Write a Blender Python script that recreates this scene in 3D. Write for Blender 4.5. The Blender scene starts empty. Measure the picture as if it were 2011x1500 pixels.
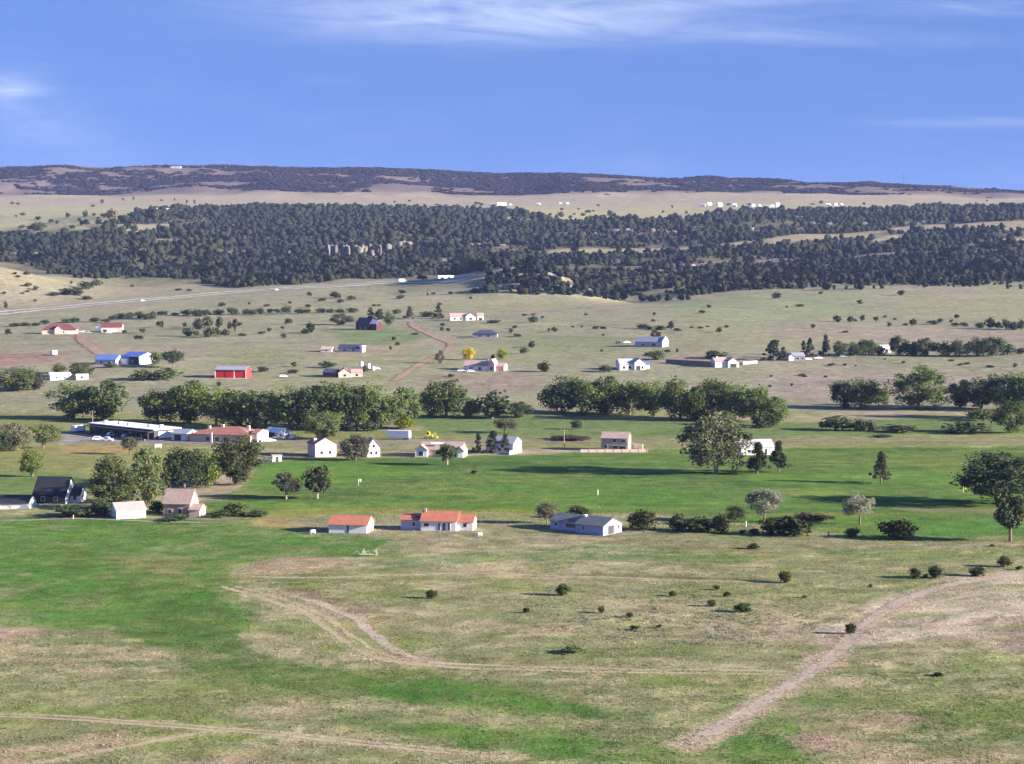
import bpy, math, random
import numpy as np
from mathutils import Vector, Matrix
R = math.radians
scene = bpy.context.scene
C = scene.collection

# ------------------------------------------------------------------ camera, sky, sun, exposure
CAM_H = 72.0                                    # hilltop viewpoint above the valley floor
FPX, PW, PH = 3750.0, 2011.0, 1500.0            # focal length in photo pixels, photo size
PITCH = math.atan((750.0 - 512.0) / FPX)
cam = bpy.data.cameras.new('camera')
cam.sensor_width = 36.0
cam.lens = 36.0 * FPX / PW
cam.clip_start, cam.clip_end = 1.0, 60000.0
cam_o = bpy.data.objects.new('camera', cam)
C.objects.link(cam_o)
cam_o.location = (0, 0, CAM_H)
cam_o.rotation_euler = (math.pi / 2 - PITCH, 0, 0)
scene.camera = cam_o

SUN_EL = R(15.5)
SUN_AZ = R(103.0)                                # clockwise from +y (the view direction): low sun on the right
world = bpy.data.worlds.new('World')
scene.world = world
world.use_nodes = True
wn, wl = world.node_tree.nodes, world.node_tree.links
wn.clear()
def wnode(t, **kw):
    n = wn.new(t)
    for k, v in kw.items():
        setattr(n, k, v)
    return n
def wmath(op, a, b=None, c=None, clamp=False):
    n = wnode('ShaderNodeMath', operation=op, use_clamp=clamp)
    for i, v in enumerate((a, b, c)):
        if v is None: continue
        if isinstance(v, (int, float)): n.inputs[i].default_value = v
        else: wl.new(v, n.inputs[i])
    return n.outputs[0]
tc = wnode('ShaderNodeTexCoord')
sep = wnode('ShaderNodeSeparateXYZ'); wl.new(tc.outputs['Generated'], sep.inputs[0])
comb = wnode('ShaderNodeCombineXYZ')
wl.new(sep.outputs[0], comb.inputs[0]); wl.new(sep.outputs[1], comb.inputs[1])
wl.new(wmath('MULTIPLY_ADD', sep.outputs[2], 0.28, 0.285), comb.inputs[2])   # clear dry mountain air: deep blue nearly down to the horizon
sky = wnode('ShaderNodeTexSky', sky_type='NISHITA', sun_disc=False, sun_elevation=SUN_EL, sun_rotation=SUN_AZ,
            altitude=1800.0, air_density=1.0, dust_density=0.3, ozone_density=3.0)
wl.new(comb.outputs[0], sky.inputs[0])
hsv = wnode('ShaderNodeHueSaturation'); hsv.inputs['Hue'].default_value = 0.519
hsv.inputs['Saturation'].default_value = 1.12; hsv.inputs['Value'].default_value = 1.0
wl.new(sky.outputs[0], hsv.inputs['Color'])
# thin cirrus: streaky noise over the whole sky, thicker in a few banks
az = wmath('ARCTAN2', sep.outputs[0], sep.outputs[1])
el = wmath('ARCSINE', sep.outputs[2])
cv = wnode('ShaderNodeCombineXYZ')
wl.new(wmath('MULTIPLY', az, 13.0), cv.inputs[0])
wl.new(wmath('MULTIPLY_ADD', el, 85.0, wmath('MULTIPLY', az, 4.0)), cv.inputs[1])
nz = wnode('ShaderNodeTexNoise'); nz.inputs['Scale'].default_value = 1.0; nz.inputs['Detail'].default_value = 7.0
nz.inputs['Roughness'].default_value = 0.62; nz.inputs['Distortion'].default_value = 1.3
wl.new(cv.outputs[0], nz.inputs['Vector'])
cv2 = wnode('ShaderNodeCombineXYZ')
wl.new(wmath('MULTIPLY', az, 3.0), cv2.inputs[0]); wl.new(wmath('MULTIPLY_ADD', el, 14.0, 3.7), cv2.inputs[1])
nz2 = wnode('ShaderNodeTexNoise'); nz2.inputs['Scale'].default_value = 1.0; nz2.inputs['Detail'].default_value = 2.0
wl.new(cv2.outputs[0], nz2.inputs['Vector'])
wisps = wmath('MULTIPLY', wmath('MULTIPLY_ADD', nz.outputs[0], 3.0, -1.35, True), wmath('MULTIPLY_ADD', nz2.outputs[0], 2.6, -1.05, True))
def bank(a0, e0, sa, se, amp, tilt=0.0):
    da = wmath('DIVIDE', wmath('SUBTRACT', az, a0), sa)
    de = wmath('DIVIDE', wmath('SUBTRACT', el, wmath('MULTIPLY_ADD', wmath('SUBTRACT', az, a0), tilt, e0)), se)
    q = wmath('ADD', wmath('MULTIPLY', da, da), wmath('MULTIPLY', de, de))
    return wmath('MULTIPLY', wmath('EXPONENT', wmath('MULTIPLY', q, -1.0)), amp)
def pxaz(px): return math.atan((px - 1005.5) / FPX)
def pxel(row): return math.atan((750.0 - row) / FPX) - PITCH
banks = None
for b in ((900, -30, 360, 80, 0.9, 0.0), (1050, 45, 430, 38, 0.7, -0.01), (1500, 70, 420, 16, 0.30, -0.06), (25, 178, 62, 26, 0.8, -0.02),
          (1900, 248, 160, 9, 0.42, -0.02), (1880, 30, 150, 16, 0.42, -0.05), (60, 250, 190, 70, 0.32, -0.3), (640, 160, 60, 10, .12, 0), (1250, 325, 90, 22, .15, 0),
          (1400, 8, 300, 12, 0.5, 0.03)):
    o = bank(pxaz(b[0]), pxel(b[1]), b[2] / FPX, b[3] / FPX, b[4], b[5])
    banks = o if banks is None else wmath('ADD', banks, o)
banks = wmath('MULTIPLY', banks, wmath('MULTIPLY_ADD', nz.outputs[0], 1.9, -0.35, True))
cl = wmath('ADD', wmath('MULTIPLY', wisps, 0.22), banks, clamp=True)
cmix = wnode('ShaderNodeMix', data_type='RGBA')
wl.new(wmath('MULTIPLY', cl, 0.5), cmix.inputs[0]); wl.new(hsv.outputs[0], cmix.inputs[6])
cmix.inputs[7].default_value = (4.6, 4.9, 5.6, 1)
bg = wnode('ShaderNodeBackground'); bg.inputs['Strength'].default_value = 0.055
wl.new(cmix.outputs[2], bg.inputs['Color'])
wout = wnode('ShaderNodeOutputWorld'); wl.new(bg.outputs[0], wout.inputs['Surface'])

sun = bpy.data.lights.new('sun', 'SUN')
sun.energy = 5.0; sun.angle = R(0.53); sun.color = (1.0, 0.90, 0.77)
sun_o = bpy.data.objects.new('sun', sun); C.objects.link(sun_o)
sdir = Vector((math.sin(SUN_AZ) * math.cos(SUN_EL), math.cos(SUN_AZ) * math.cos(SUN_EL), math.sin(SUN_EL)))
sun_o.rotation_euler = sdir.to_track_quat('Z', 'Y').to_euler()
sun_o.location = sdir * 3000

vs = scene.view_settings
vs.view_transform = 'Standard'; vs.look = 'None'; vs.gamma = 1.0; vs.use_curve_mapping = False
vs.exposure = 2.1
scene.cycles.volume_bounces = 0
scene.cycles.max_bounces = 5
scene.cycles.diffuse_bounces = 2
scene.cycles.transparent_max_bounces = 12

# ------------------------------------------------------------------ numpy helpers
rng = np.random.default_rng(7)
random.seed(7)
def _hash(i, j, s):
    n = (i.astype(np.int64) * 374761393 + j.astype(np.int64) * 668265263 + s * 1274126177) & 0x7fffffff
    n = ((n ^ (n >> 13)) * 1103515245) & 0x7fffffff
    n = ((n ^ (n >> 11)) * 12820163) & 0x7fffffff
    return ((n ^ (n >> 15)) & 0xffff) / 65535.0
def vnoise(x, y, s=0):
    xi, yi = np.floor(x), np.floor(y)
    fx, fy = x - xi, y - yi
    fx = fx * fx * (3 - 2 * fx); fy = fy * fy * (3 - 2 * fy)
    a, b = _hash(xi, yi, s), _hash(xi + 1, yi, s)
    c, d = _hash(xi, yi + 1, s), _hash(xi + 1, yi + 1, s)
    return (a * (1 - fx) + b * fx) * (1 - fy) + (c * (1 - fx) + d * fx) * fy
def fbm(x, y, s=0, o=4, g=0.5):
    r, a, t = 0.0, 1.0, 0.0
    for k in range(o):
        r = r + a * vnoise(x * 2 ** k + 17.3 * k, y * 2 ** k - 9.1 * k, s + k); t += a; a *= g
    return r / t * 2 - 1
def sstep(a, b, x):
    t = np.clip((x - a) / (b - a), 0, 1)
    return t * t * (3 - 2 * t)
def lin(c):
    c = np.asarray(c, float) / 255.0
    return np.where(c <= 0.04045, c / 12.92, ((c + 0.055) / 1.055) ** 2.4)
KG = 0.63
def G(r, g, b, k=KG):                                # ground colour: as seen in full light -> albedo
    return lin((r, g, b)) * k

# ------------------------------------------------------------------ terrain: the valley floor, the wooded escarpment, the mesa
def m_of(row): return np.tan(np.arctan((750.0 - row) / FPX) - PITCH)
PCOL = np.array([-900, 0, 350, 700, 1000, 1250, 1500, 1750, 2011, 2900.0])
TAB = [  # distance along the valley, sight line of the ground at each column of PCOL
 (25, None), (273, None), (504, None), (724, None), (823, None), (950, None),
 (1200, [706] * 10), (1500, [655, 655, 653, 652, 650, 648, 648, 650, 650, 650]),
 (1800, [610, 610, 608, 606, 606, 606, 602, 602, 604, 604]),
 (2050, [580, 580, 576, 572, 578, 588, 574, 570, 570, 570]),
 (2280, [556, 556, 555, 554, 556, 566, 552, 546, 546, 548]),
 (2600, [505, 512, 520, 520, 522, 528, 522, 518, 515, 515]),
 (2800, [484, 488, 496, 500, 502, 505, 500, 496, 490, 490]),
 (2900, [474, 476, 482, 478, 484, 488, 484, 480, 476, 476]),
 (3300, [448, 446, 440, 444, 452, 452, 448, 444, 440, 440]),
 (3700, [428, 426, 418, 418, 430, 436, 430, 424, 416, 416]),
 (4300, [408, 408, 406, 407, 412, 414, 411, 409, 407, 407]),
 (5200, [386, 384, 383, 384, 385, 380, 380, 384, 390, 392]),
 (5600, [362, 364, 366, 364, 366, 366, 368, 376, 386, 390]),
 (6150, [333, 331, 329, 335, 343, 349.5, 357, 366, 377, 385]),
 (6900, [336, 334, 332, 338, 346, 353, 360, 368, 378, 386]),
 (14000, [420] * 10)]
YA = np.array([r[0] for r in TAB], float)
ZA = np.zeros((len(TAB), len(PCOL)))
for i, (d, rows) in enumerate(TAB):
    if rows is not None: ZA[i] = CAM_H + d * m_of(np.array(rows, float))
YG = np.concatenate([np.linspace(25, 235, 22)[:-1], np.linspace(235, 720, 340)[:-1], np.linspace(720, 2000, 260)[:-1],
                     np.linspace(2000, 6500, 270)[:-1], np.linspace(6500, 14000, 18)])
TG = np.concatenate([np.linspace(-1.0, -0.33, 18)[:-1], np.linspace(-0.33, 0.33, 470)[:-1], np.linspace(0.33, 1.0, 18)])
TP = (PCOL - 1005.5) / FPX
def pchip(xa, ya, x):
    h = np.diff(xa); dl = np.diff(ya) / h
    d = np.zeros_like(ya); d[0], d[-1] = dl[0], dl[-1]
    for k in range(1, len(xa) - 1):
        if dl[k - 1] * dl[k] > 0:
            w1, w2 = 2 * h[k] + h[k - 1], h[k] + 2 * h[k - 1]
            d[k] = (w1 + w2) / (w1 / dl[k - 1] + w2 / dl[k])
    i = np.clip(np.searchsorted(xa, x) - 1, 0, len(xa) - 2)
    t = (x - xa[i]) / h[i]
    return ((2 * t**3 - 3 * t**2 + 1) * ya[i] + (t**3 - 2 * t**2 + t) * h[i] * d[i] + (-2 * t**3 + 3 * t**2) * ya[i + 1] + (t**3 - t**2) * h[i] * d[i + 1])
colz = np.stack([pchip(YA, ZA[:, k], YG) for k in range(len(PCOL))], 1)
Z = np.empty((len(YG), len(TG)))
for i in range(len(YG)): Z[i] = pchip(TP, colz[i], np.clip(TG, TP[0], TP[-1]))
YY, TT = np.meshgrid(YG, TG, indexing='ij')
XX = TT * YY
def bump(px, y0, sx, sy, amp, rot=0.0):
    x0 = (px - 1005.5) / FPX * y0
    a, b = XX - x0, YY - y0
    c, s = math.cos(rot), math.sin(rot)
    return amp * np.exp(-(((a * c + b * s) / sx) ** 2 + ((-a * s + b * c) / sy) ** 2))
Z += bump(1035, 2090, 75, 85, 25) + bump(930, 2170, 70, 90, 10) + bump(-60, 2060, 95, 130, 32) + bump(120, 2250, 60, 90, 6)
Z += bump(1130, 2040, 30, 60, 2) - bump(1215, 2120, 40, 120, 8)
Z += bump(1985, 345, 26, 22, 1.6) + bump(975, 900, 26, 14, 2.4)
far = sstep(1700, 2600, YY); mesa = sstep(5000, 5600, YY) * (1 - 0.6 * sstep(5950, 6200, YY))
Z += fbm(XX / 55, YY / 55, 3, 4) * 0.55 * sstep(200, 400, YY) * (1 - sstep(560, 640, YY) * 0.5)
Z += fbm(XX / 150, YY / 150, 11, 3) * 2.2 * sstep(950, 1300, YY)
wood = sstep(1950, 2300, YY) * (1 - sstep(3500, 3900, YY))
Z += fbm(XX / 230, YY / 230, 21, 4) * 11 * wood
rid = 1 - np.abs(fbm(XX / 420, YY / 900, 31, 4)) * 2
Z += (rid - 0.4) * 20 * mesa
Z += fbm(XX / 140, YY / 200, 41, 3) * 4 * sstep(4500, 5300, YY)
# rock ledges: short vertical steps in the slope
def hmesh(x, y):
    x, y = np.asarray(x, float), np.asarray(y, float)
    t = x / y
    i = np.clip(np.searchsorted(YG, y) - 1, 0, len(YG) - 2); j = np.clip(np.searchsorted(TG, t) - 1, 0, len(TG) - 2)
    u = np.clip((y - YG[i]) / (YG[i + 1] - YG[i]), 0, 1); v = np.clip((t - TG[j]) / (TG[j + 1] - TG[j]), 0, 1)
    return (Z[i, j] * (1 - v) + Z[i, j + 1] * v) * (1 - u) + (Z[i + 1, j] * (1 - v) + Z[i + 1, j + 1] * v) * u
def at(px, row):
    """Where the sight line through a photo pixel first meets the ground."""
    v = (750.0 - row) / FPX
    dy = math.cos(PITCH) + v * math.sin(PITCH)
    t = (px - 1005.5) / FPX / dy
    m = (-math.sin(PITCH) + v * math.cos(PITCH)) / dy
    j = int(np.clip(np.searchsorted(TG, t) - 1, 0, len(TG) - 2)); w = (t - TG[j]) / (TG[j + 1] - TG[j])
    prof = Z[:, j] * (1 - w) + Z[:, j + 1] * w
    d = prof - (CAM_H + YG * m)
    k = np.nonzero(d >= 0)[0]
    k = k[k > 0]
    if len(k) == 0:
        i = int(np.argmax((prof - CAM_H) / YG * (YG > 3000)))
        return Vector((t * YG[i], YG[i], prof[i]))
    i = k[0]; f = -d[i - 1] / (d[i] - d[i - 1])
    y = YG[i - 1] + f * (YG[i] - YG[i - 1])
    return Vector((t * y, y, CAM_H + y * m))
def mpp(p): return p.y / FPX                        # metres per photo pixel at a point
def on(x, y, dz=0.0): return Vector((x, y, float(hmesh(x, y)) + dz))

# ------------------------------------------------------------------ object helpers
def tag(o, label=None, cat=None, group=None, kind=None):
    if label: o['label'] = label
    if cat: o['category'] = cat
    if group: o['group'] = group
    if kind: o['kind'] = kind
    return o
def new_mesh(name, V, F, smooth=False):
    me = bpy.data.meshes.new(name)
    if isinstance(F, np.ndarray):
        V = np.asarray(V, np.float32); n, k = F.shape
        me.vertices.add(len(V)); me.vertices.foreach_set('co', V.ravel())
        me.loops.add(n * k); me.loops.foreach_set('vertex_index', F.astype(np.int32).ravel())
        me.polygons.add(n); me.polygons.foreach_set('loop_start', np.arange(0, n * k, k, dtype=np.int32))
        me.update(calc_edges=True)
    else:
        me.from_pydata([tuple(v) for v in V], [], F); me.update()
    if smooth: me.polygons.foreach_set('use_smooth', np.ones(len(me.polygons), bool))
    return me
def setcol(me, name, cols):
    a = me.color_attributes.new(name, 'FLOAT_COLOR', 'POINT')
    c = np.ones((len(me.vertices), 4), np.float32); c[:, :3] = cols
    a.data.foreach_set('color', c.ravel())
def obj(name, me, mat=None, parent=None, loc=None):
    o = bpy.data.objects.new(name, me); C.objects.link(o)
    if mat is not None:
        me.materials.clear(); me.materials.append(mat)
    if parent is not None: o.parent = parent
    if loc is not None: o.location = loc
    return o
def empty(name, loc=(0, 0, 0), rz=0.0):
    o = bpy.data.objects.new(name, None); C.objects.link(o)
    o.location = loc; o.rotation_euler.z = rz; o.empty_display_size = 0.5
    return o
class MB:
    """Collects simple solids into one mesh."""
    def __init__(s): s.V, s.F = [], []
    def add(s, V, F):
        n = len(s.V); s.V += [tuple(v) for v in V]; s.F += [[i + n for i in f] for f in F]; return s
    def box(s, x0, x1, y0, y1, z0, z1):
        return s.add([(x0, y0, z0), (x1, y0, z0), (x1, y1, z0), (x0, y1, z0), (x0, y0, z1), (x1, y0, z1), (x1, y1, z1), (x0, y1, z1)],
                     [[0, 3, 2, 1], [4, 5, 6, 7], [0, 1, 5, 4], [1, 2, 6, 5], [2, 3, 7, 6], [3, 0, 4, 7]])
    def prism(s, poly, y0, y1):                      # poly in (x, z), extruded along y
        n = len(poly)
        return s.add([(p[0], y0, p[1]) for p in poly] + [(p[0], y1, p[1]) for p in poly],
                     [list(range(n)), list(range(2 * n - 1, n - 1, -1))] + [[i, i + n, (i + 1) % n + n, (i + 1) % n] for i in range(n)])
    def tube(s, pts, rads, n=6):
        pts = [Vector(p) for p in pts]; base = len(s.V)
        for i, p in enumerate(pts):
            d = (pts[min(i + 1, len(pts) - 1)] - pts[max(i - 1, 0)]).normalized()
            a = d.orthogonal().normalized(); b = d.cross(a)
            for k in range(n):
                q = p + (a * math.cos(2 * math.pi * k / n) + b * math.sin(2 * math.pi * k / n)) * rads[i]
                s.V.append(tuple(q))
        for i in range(len(pts) - 1):
            for k in range(n):
                s.F.append([base + i * n + k, base + i * n + (k + 1) % n, base + (i + 1) * n + (k + 1) % n, base + (i + 1) * n + k])
        s.F.append([base + k for k in range(n)][::-1]); s.F.append([base + (len(pts) - 1) * n + k for k in range(n)])
        return s
    def build(s, name, mat, parent=None, smooth=False):
        return obj(name, new_mesh(name, s.V, s.F, smooth), mat, parent)

# ------------------------------------------------------------------ materials
def nodes_of(name):
    m = bpy.data.materials.new(name); m.use_nodes = True
    m.node_tree.nodes.clear()
    return m, m.node_tree.nodes, m.node_tree.links
def mk(N, t, **kw):
    n = N.new(t)
    for k, v in kw.items(): setattr(n, k, v)
    return n
def noise(N, L, scale, detail=3, rough=0.6, vec=None):
    n = mk(N, 'ShaderNodeTexNoise'); n.inputs['Scale'].default_value = scale; n.inputs['Detail'].default_value = detail
    n.inputs['Roughness'].default_value = rough
    if vec is not None: L.new(vec, n.inputs['Vector'])
    return n.outputs[0]
def ramp(N, L, fac, a, b, lo=0.3, hi=0.7):
    n = mk(N, 'ShaderNodeMapRange'); n.inputs[1].default_value = lo; n.inputs[2].default_value = hi
    n.inputs[3].default_value = a; n.inputs[4].default_value = b; L.new(fac, n.inputs[0]); return n.outputs[0]
def mul(N, L, a, b, op='MULTIPLY'):
    n = mk(N, 'ShaderNodeMath', operation=op)
    for i, v in enumerate((a, b)):
        if isinstance(v, (int, float)): n.inputs[i].default_value = v
        else: L.new(v, n.inputs[i])
    return n.outputs[0]
def scalecol(N, L, col, fac):
    n = mk(N, 'ShaderNodeVectorMath', operation='SCALE'); L.new(col, n.inputs[0])
    if isinstance(fac, float): n.inputs['Scale'].default_value = fac
    else: L.new(fac, n.inputs['Scale'])
    return n.outputs[0]
def finish(N, L, color, rough=0.9, normal=None, spec=0.15):
    b = mk(N, 'ShaderNodeBsdfPrincipled'); b.inputs['Roughness'].default_value = rough
    b.inputs['Specular IOR Level'].default_value = spec
    if isinstance(color, tuple): b.inputs['Base Color'].default_value = (*color, 1)
    else: L.new(color, b.inputs['Base Color'])
    if normal is not None: L.new(normal, b.inputs['Normal'])
    o = mk(N, 'ShaderNodeOutputMaterial'); L.new(b.outputs[0], o.inputs['Surface']); return b
def bumpn(N, L, h, strength, dist):
    n = mk(N, 'ShaderNodeBump'); n.inputs['Strength'].default_value = strength; n.inputs['Distance'].default_value = dist
    L.new(h, n.inputs['Height']); return n.outputs[0]

def ground_material():
    m, N, L = nodes_of('ground')
    at_ = mk(N, 'ShaderNodeAttribute', attribute_name='Col')
    geo = mk(N, 'ShaderNodeNewGeometry'); P = geo.outputs['Position']
    n1 = noise(N, L, 1.5, 5, 0.78, P); n2 = noise(N, L, 0.16, 4, 0.65, P); n3 = noise(N, L, 0.035, 4, 0.65, P)
    f = mul(N, L, ramp(N, L, n1, 0.42, 1.58, .25, .75), mul(N, L, ramp(N, L, n2, 0.74, 1.26), ramp(N, L, n3, 0.86, 1.14)))
    col = scalecol(N, L, at_.outputs['Color'], f)
    # a drier and a greener cast in patches
    cast = mk(N, 'ShaderNodeMix', data_type='RGBA'); cast.blend_type = 'MULTIPLY'; cast.inputs[0].default_value = 1.0
    cr = mk(N, 'ShaderNodeMix', data_type='RGBA')
    L.new(ramp(N, L, noise(N, L, 0.45, 4, 0.7, P), 0, 1, .3, .7), cr.inputs[0]); cr.inputs[6].default_value = (1.14, 0.98, 0.90, 1); cr.inputs[7].default_value = (0.90, 1.03, 0.98, 1)
    L.new(col, cast.inputs[6]); L.new(cr.outputs[2], cast.inputs[7])
    h = mul(N, L, mul(N, L, n1, 0.55), mul(N, L, n2, 1.2), 'ADD')
    finish(N, L, cast.outputs[2], 0.95, bumpn(N, L, h, 0.85, 0.6), 0.0)
    return m
def strip_material(name, c1, c2, edge=True, rough=0.95, alpha_amount=1.0, nscale=0.9):
    """Bare earth or paving whose edge frays into the grass (attribute Edge: 0 at the rim, 1 inside)."""
    m, N, L = nodes_of(name)
    geo = mk(N, 'ShaderNodeNewGeometry'); P = geo.outputs['Position']
    n1 = noise(N, L, nscale, 4, 0.7, P); n2 = noise(N, L, nscale * 0.15, 3, 0.6, P)
    mx = mk(N, 'ShaderNodeMix', data_type='RGBA'); mx.inputs[6].default_value = (*c1, 1); mx.inputs[7].default_value = (*c2, 1)
    L.new(ramp(N, L, mul(N, L, mul(N, L, n1, 0.5), mul(N, L, n2, 0.5), 'ADD'), 0, 1, .36, .64), mx.inputs[0])
    b = finish(N, L, mx.outputs[2], rough, bumpn(N, L, n1, 0.5, 0.25), 0.0)
    if edge:
        a = mk(N, 'ShaderNodeAttribute', attribute_name='Edge')
        s = mk(N, 'ShaderNodeSeparateColor'); L.new(a.outputs['Color'], s.inputs[0])
        nn = noise(N, L, nscale * 0.8, 5, 0.75, P)
        e = mul(N, L, s.outputs[0], mul(N, L, ramp(N, L, nn, -0.8, 0.8, .25, .75), 0.0, 'ADD'), 'ADD')
        L.new(mul(N, L, ramp(N, L, e, 0, 1, 0.30, 0.75), alpha_amount), b.inputs['Alpha'])
    return m
MATS = {}
def plain(name, c, rough=0.8, spec=0.2, wear=0.14, nscale=1.5, metal=0.0):
    """Painted or weathered surface: c is the albedo, with a little uneven wear."""
    if name in MATS: return MATS[name]
    m, N, L = nodes_of(name)
    tcn = mk(N, 'ShaderNodeTexCoord')
    n1 = noise(N, L, nscale, 4, 0.7, tcn.outputs['Object'])
    rgb = mk(N, 'ShaderNodeRGB'); rgb.outputs[0].default_value = (*c, 1)
    b = finish(N, L, scalecol(N, L, rgb.outputs[0], ramp(N, L, n1, 1 - wear, 1 + wear)), rough, None, spec)
    b.inputs['Metallic'].default_value = metal
    MATS[name] = m; return m
def roofm(name, c, rows=3.0, rough=0.85, metal=0.0):
    """Shingle or sheet roof: courses as fine relief across the slope, patchy fading."""
    if name in MATS: return MATS[name]
    m, N, L = nodes_of(name)
    tcn = mk(N, 'ShaderNodeTexCoord')
    n1 = noise(N, L, 0.7, 4, 0.65, tcn.outputs['Object']); n2 = noise(N, L, 7, 2, 0.6, tcn.outputs['Object'])
    w = mk(N, 'ShaderNodeTexWave', wave_type='BANDS', bands_direction='Z'); w.inputs['Scale'].default_value = rows; w.inputs['Distortion'].default_value = 0.3
    L.new(tcn.outputs['Object'], w.inputs['Vector'])
    rgb = mk(N, 'ShaderNodeRGB'); rgb.outputs[0].default_value = (*c, 1)
    f = mul(N, L, ramp(N, L, n1, 0.84, 1.16), ramp(N, L, n2, 0.88, 1.12))
    b = finish(N, L, scalecol(N, L, rgb.outputs[0], f), rough, bumpn(N, L, w.outputs[0], 0.25, 0.05), 0.2)
    b.inputs['Metallic'].default_value = metal
    MATS[name] = m; return m
def glassm():
    if 'pane' in MATS: return MATS['pane']
    m, N, L = nodes_of('pane_glass'); finish(N, L, (0.03, 0.035, 0.045), 0.08, None, 0.6); MATS['pane'] = m; return m
def leafm(name, c, tr=0.36, var=0.26):
    if name in MATS: return MATS[name]
    c = tuple(v * .84 for v in c)
    m, N, L = nodes_of(name)
    a = mk(N, 'ShaderNodeAttribute', attribute_name='Tint'); oi = mk(N, 'ShaderNodeObjectInfo')
    s = mk(N, 'ShaderNodeSeparateColor'); L.new(a.outputs['Color'], s.inputs[0])
    ca = mk(N, 'ShaderNodeMix', data_type='RGBA'); ca.inputs[6].default_value = (c[0] * 0.72, c[1] * 0.80, c[2] * 0.95, 1); ca.inputs[7].default_value = (c[0] * 1.5, c[1] * 1.22, c[2] * 0.85, 1)
    L.new(s.outputs[0], ca.inputs[0])
    col = scalecol(N, L, ca.outputs[2], ramp(N, L, oi.outputs['Random'], 1 - var, 1 + var, 0, 1))
    d = mk(N, 'ShaderNodeBsdfDiffuse'); L.new(col, d.inputs[0])
    t = mk(N, 'ShaderNodeBsdfTranslucent'); L.new(col, t.inputs[0])
    mx = mk(N, 'ShaderNodeMixShader'); mx.inputs[0].default_value = tr
    L.new(d.outputs[0], mx.inputs[1]); L.new(t.outputs[0], mx.inputs[2])
    o = mk(N, 'ShaderNodeOutputMaterial'); L.new(mx.outputs[0], o.inputs['Surface'])
    MATS[name] = m; return m
bark = plain('bark', (0.16, 0.12, 0.09), 0.95, 0.05, 0.3, 6)
bark_pale = plain('bark_pale', (0.26, 0.22, 0.18), 0.95, 0.05, 0.3, 6)
# ------------------------------------------------------------------ ground cover: what grows where (colour of soil and grass, in map space)
def smooth_path(P, step):
    P = [np.array(p[:2]) for p in P]; out = []
    for i in range(len(P) - 1):
        p0, p1, p2, p3 = P[max(i - 1, 0)], P[i], P[i + 1], P[min(i + 2, len(P) - 1)]
        n = max(2, int(np.linalg.norm(p2 - p1) / step))
        for k in range(n):
            t = k / n
            out.append(.5 * (2 * p1 + (p2 - p0) * t + (2 * p0 - 5 * p1 + 4 * p2 - p3) * t * t + (3 * p1 - p0 - 3 * p2 + p3) * t ** 3))
    out.append(P[-1]); return np.array(out)
def inside(poly, x, y):
    r = np.zeros(x.shape, bool); n = len(poly)
    for i in range(n):
        (x0, y0), (x1, y1) = poly[i], poly[(i + 1) % n]
        if y0 == y1: continue
        c = ((y0 > y) != (y1 > y)) & (x < (x1 - x0) * (y - y0) / (y1 - y0) + x0)
        r ^= c
    return r
def region(pts, X, Y, warp=1.0, seed=0, soft=3):
    W = [tuple(at(*p).xy) for p in pts]
    xs, ys = [w[0] for w in W], [w[1] for w in W]
    ym = sum(ys) / len(ys); A = 0.02 * ym * warp; wl_ = 0.055 * ym
    M = np.zeros(X.shape)
    q = (X > min(xs) - 2 * A) & (X < max(xs) + 2 * A) & (Y > min(ys) - 3 * A) & (Y < max(ys) + 3 * A)
    if not q.any(): return M
    x, y = X[q], Y[q]; acc = 0
    for k in range(soft):
        a = A * (0.6 + 0.5 * k)
        acc = acc + inside(W, x + a * fbm(x / wl_, y / wl_, seed + 5 * k, 4, 0.6), y + 1.6 * a * fbm(x / wl_ + 40, y / wl_, seed + 90 + 5 * k, 4, 0.6))
    M[q] = acc / soft
    return M
X, Y = XX, YY
n_big = fbm(X / 60, Y / 60, 51, 5, 0.6); n_mid = fbm(X / 9, Y / 9, 61, 4, 0.6); n_fine = fbm(X / 2.2, Y / 2.2, 71, 3, 0.6)
col = np.zeros(X.shape + (3,))
def put(mask, c): 
    global col
    mk_ = np.clip(mask, 0, 1)[..., None]
    col = col * (1 - mk_) + np.asarray(c) * mk_
TAN, OLIVE, STRAW, PINK = G(168, 154, 132), G(142, 144, 104), G(188, 178, 142), G(186, 156, 144)
GREEN, DKGREEN, LIME, GREY = G(80, 124, 55), G(84, 114, 60), G(118, 150, 62), G(146, 142, 128)
put(np.ones(X.shape), OLIVE)
put(sstep(-.15, .35, n_big + .35 * n_mid), TAN)
put(sstep(.1, .5, fbm(X / 25, Y / 25, 81, 4, .6) + .4 * n_mid) * .7, G(112, 128, 78))
put(sstep(.15, .5, fbm(X / 14, Y / 14, 85, 4, .6) + .3 * n_fine) * .6, STRAW)
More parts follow.
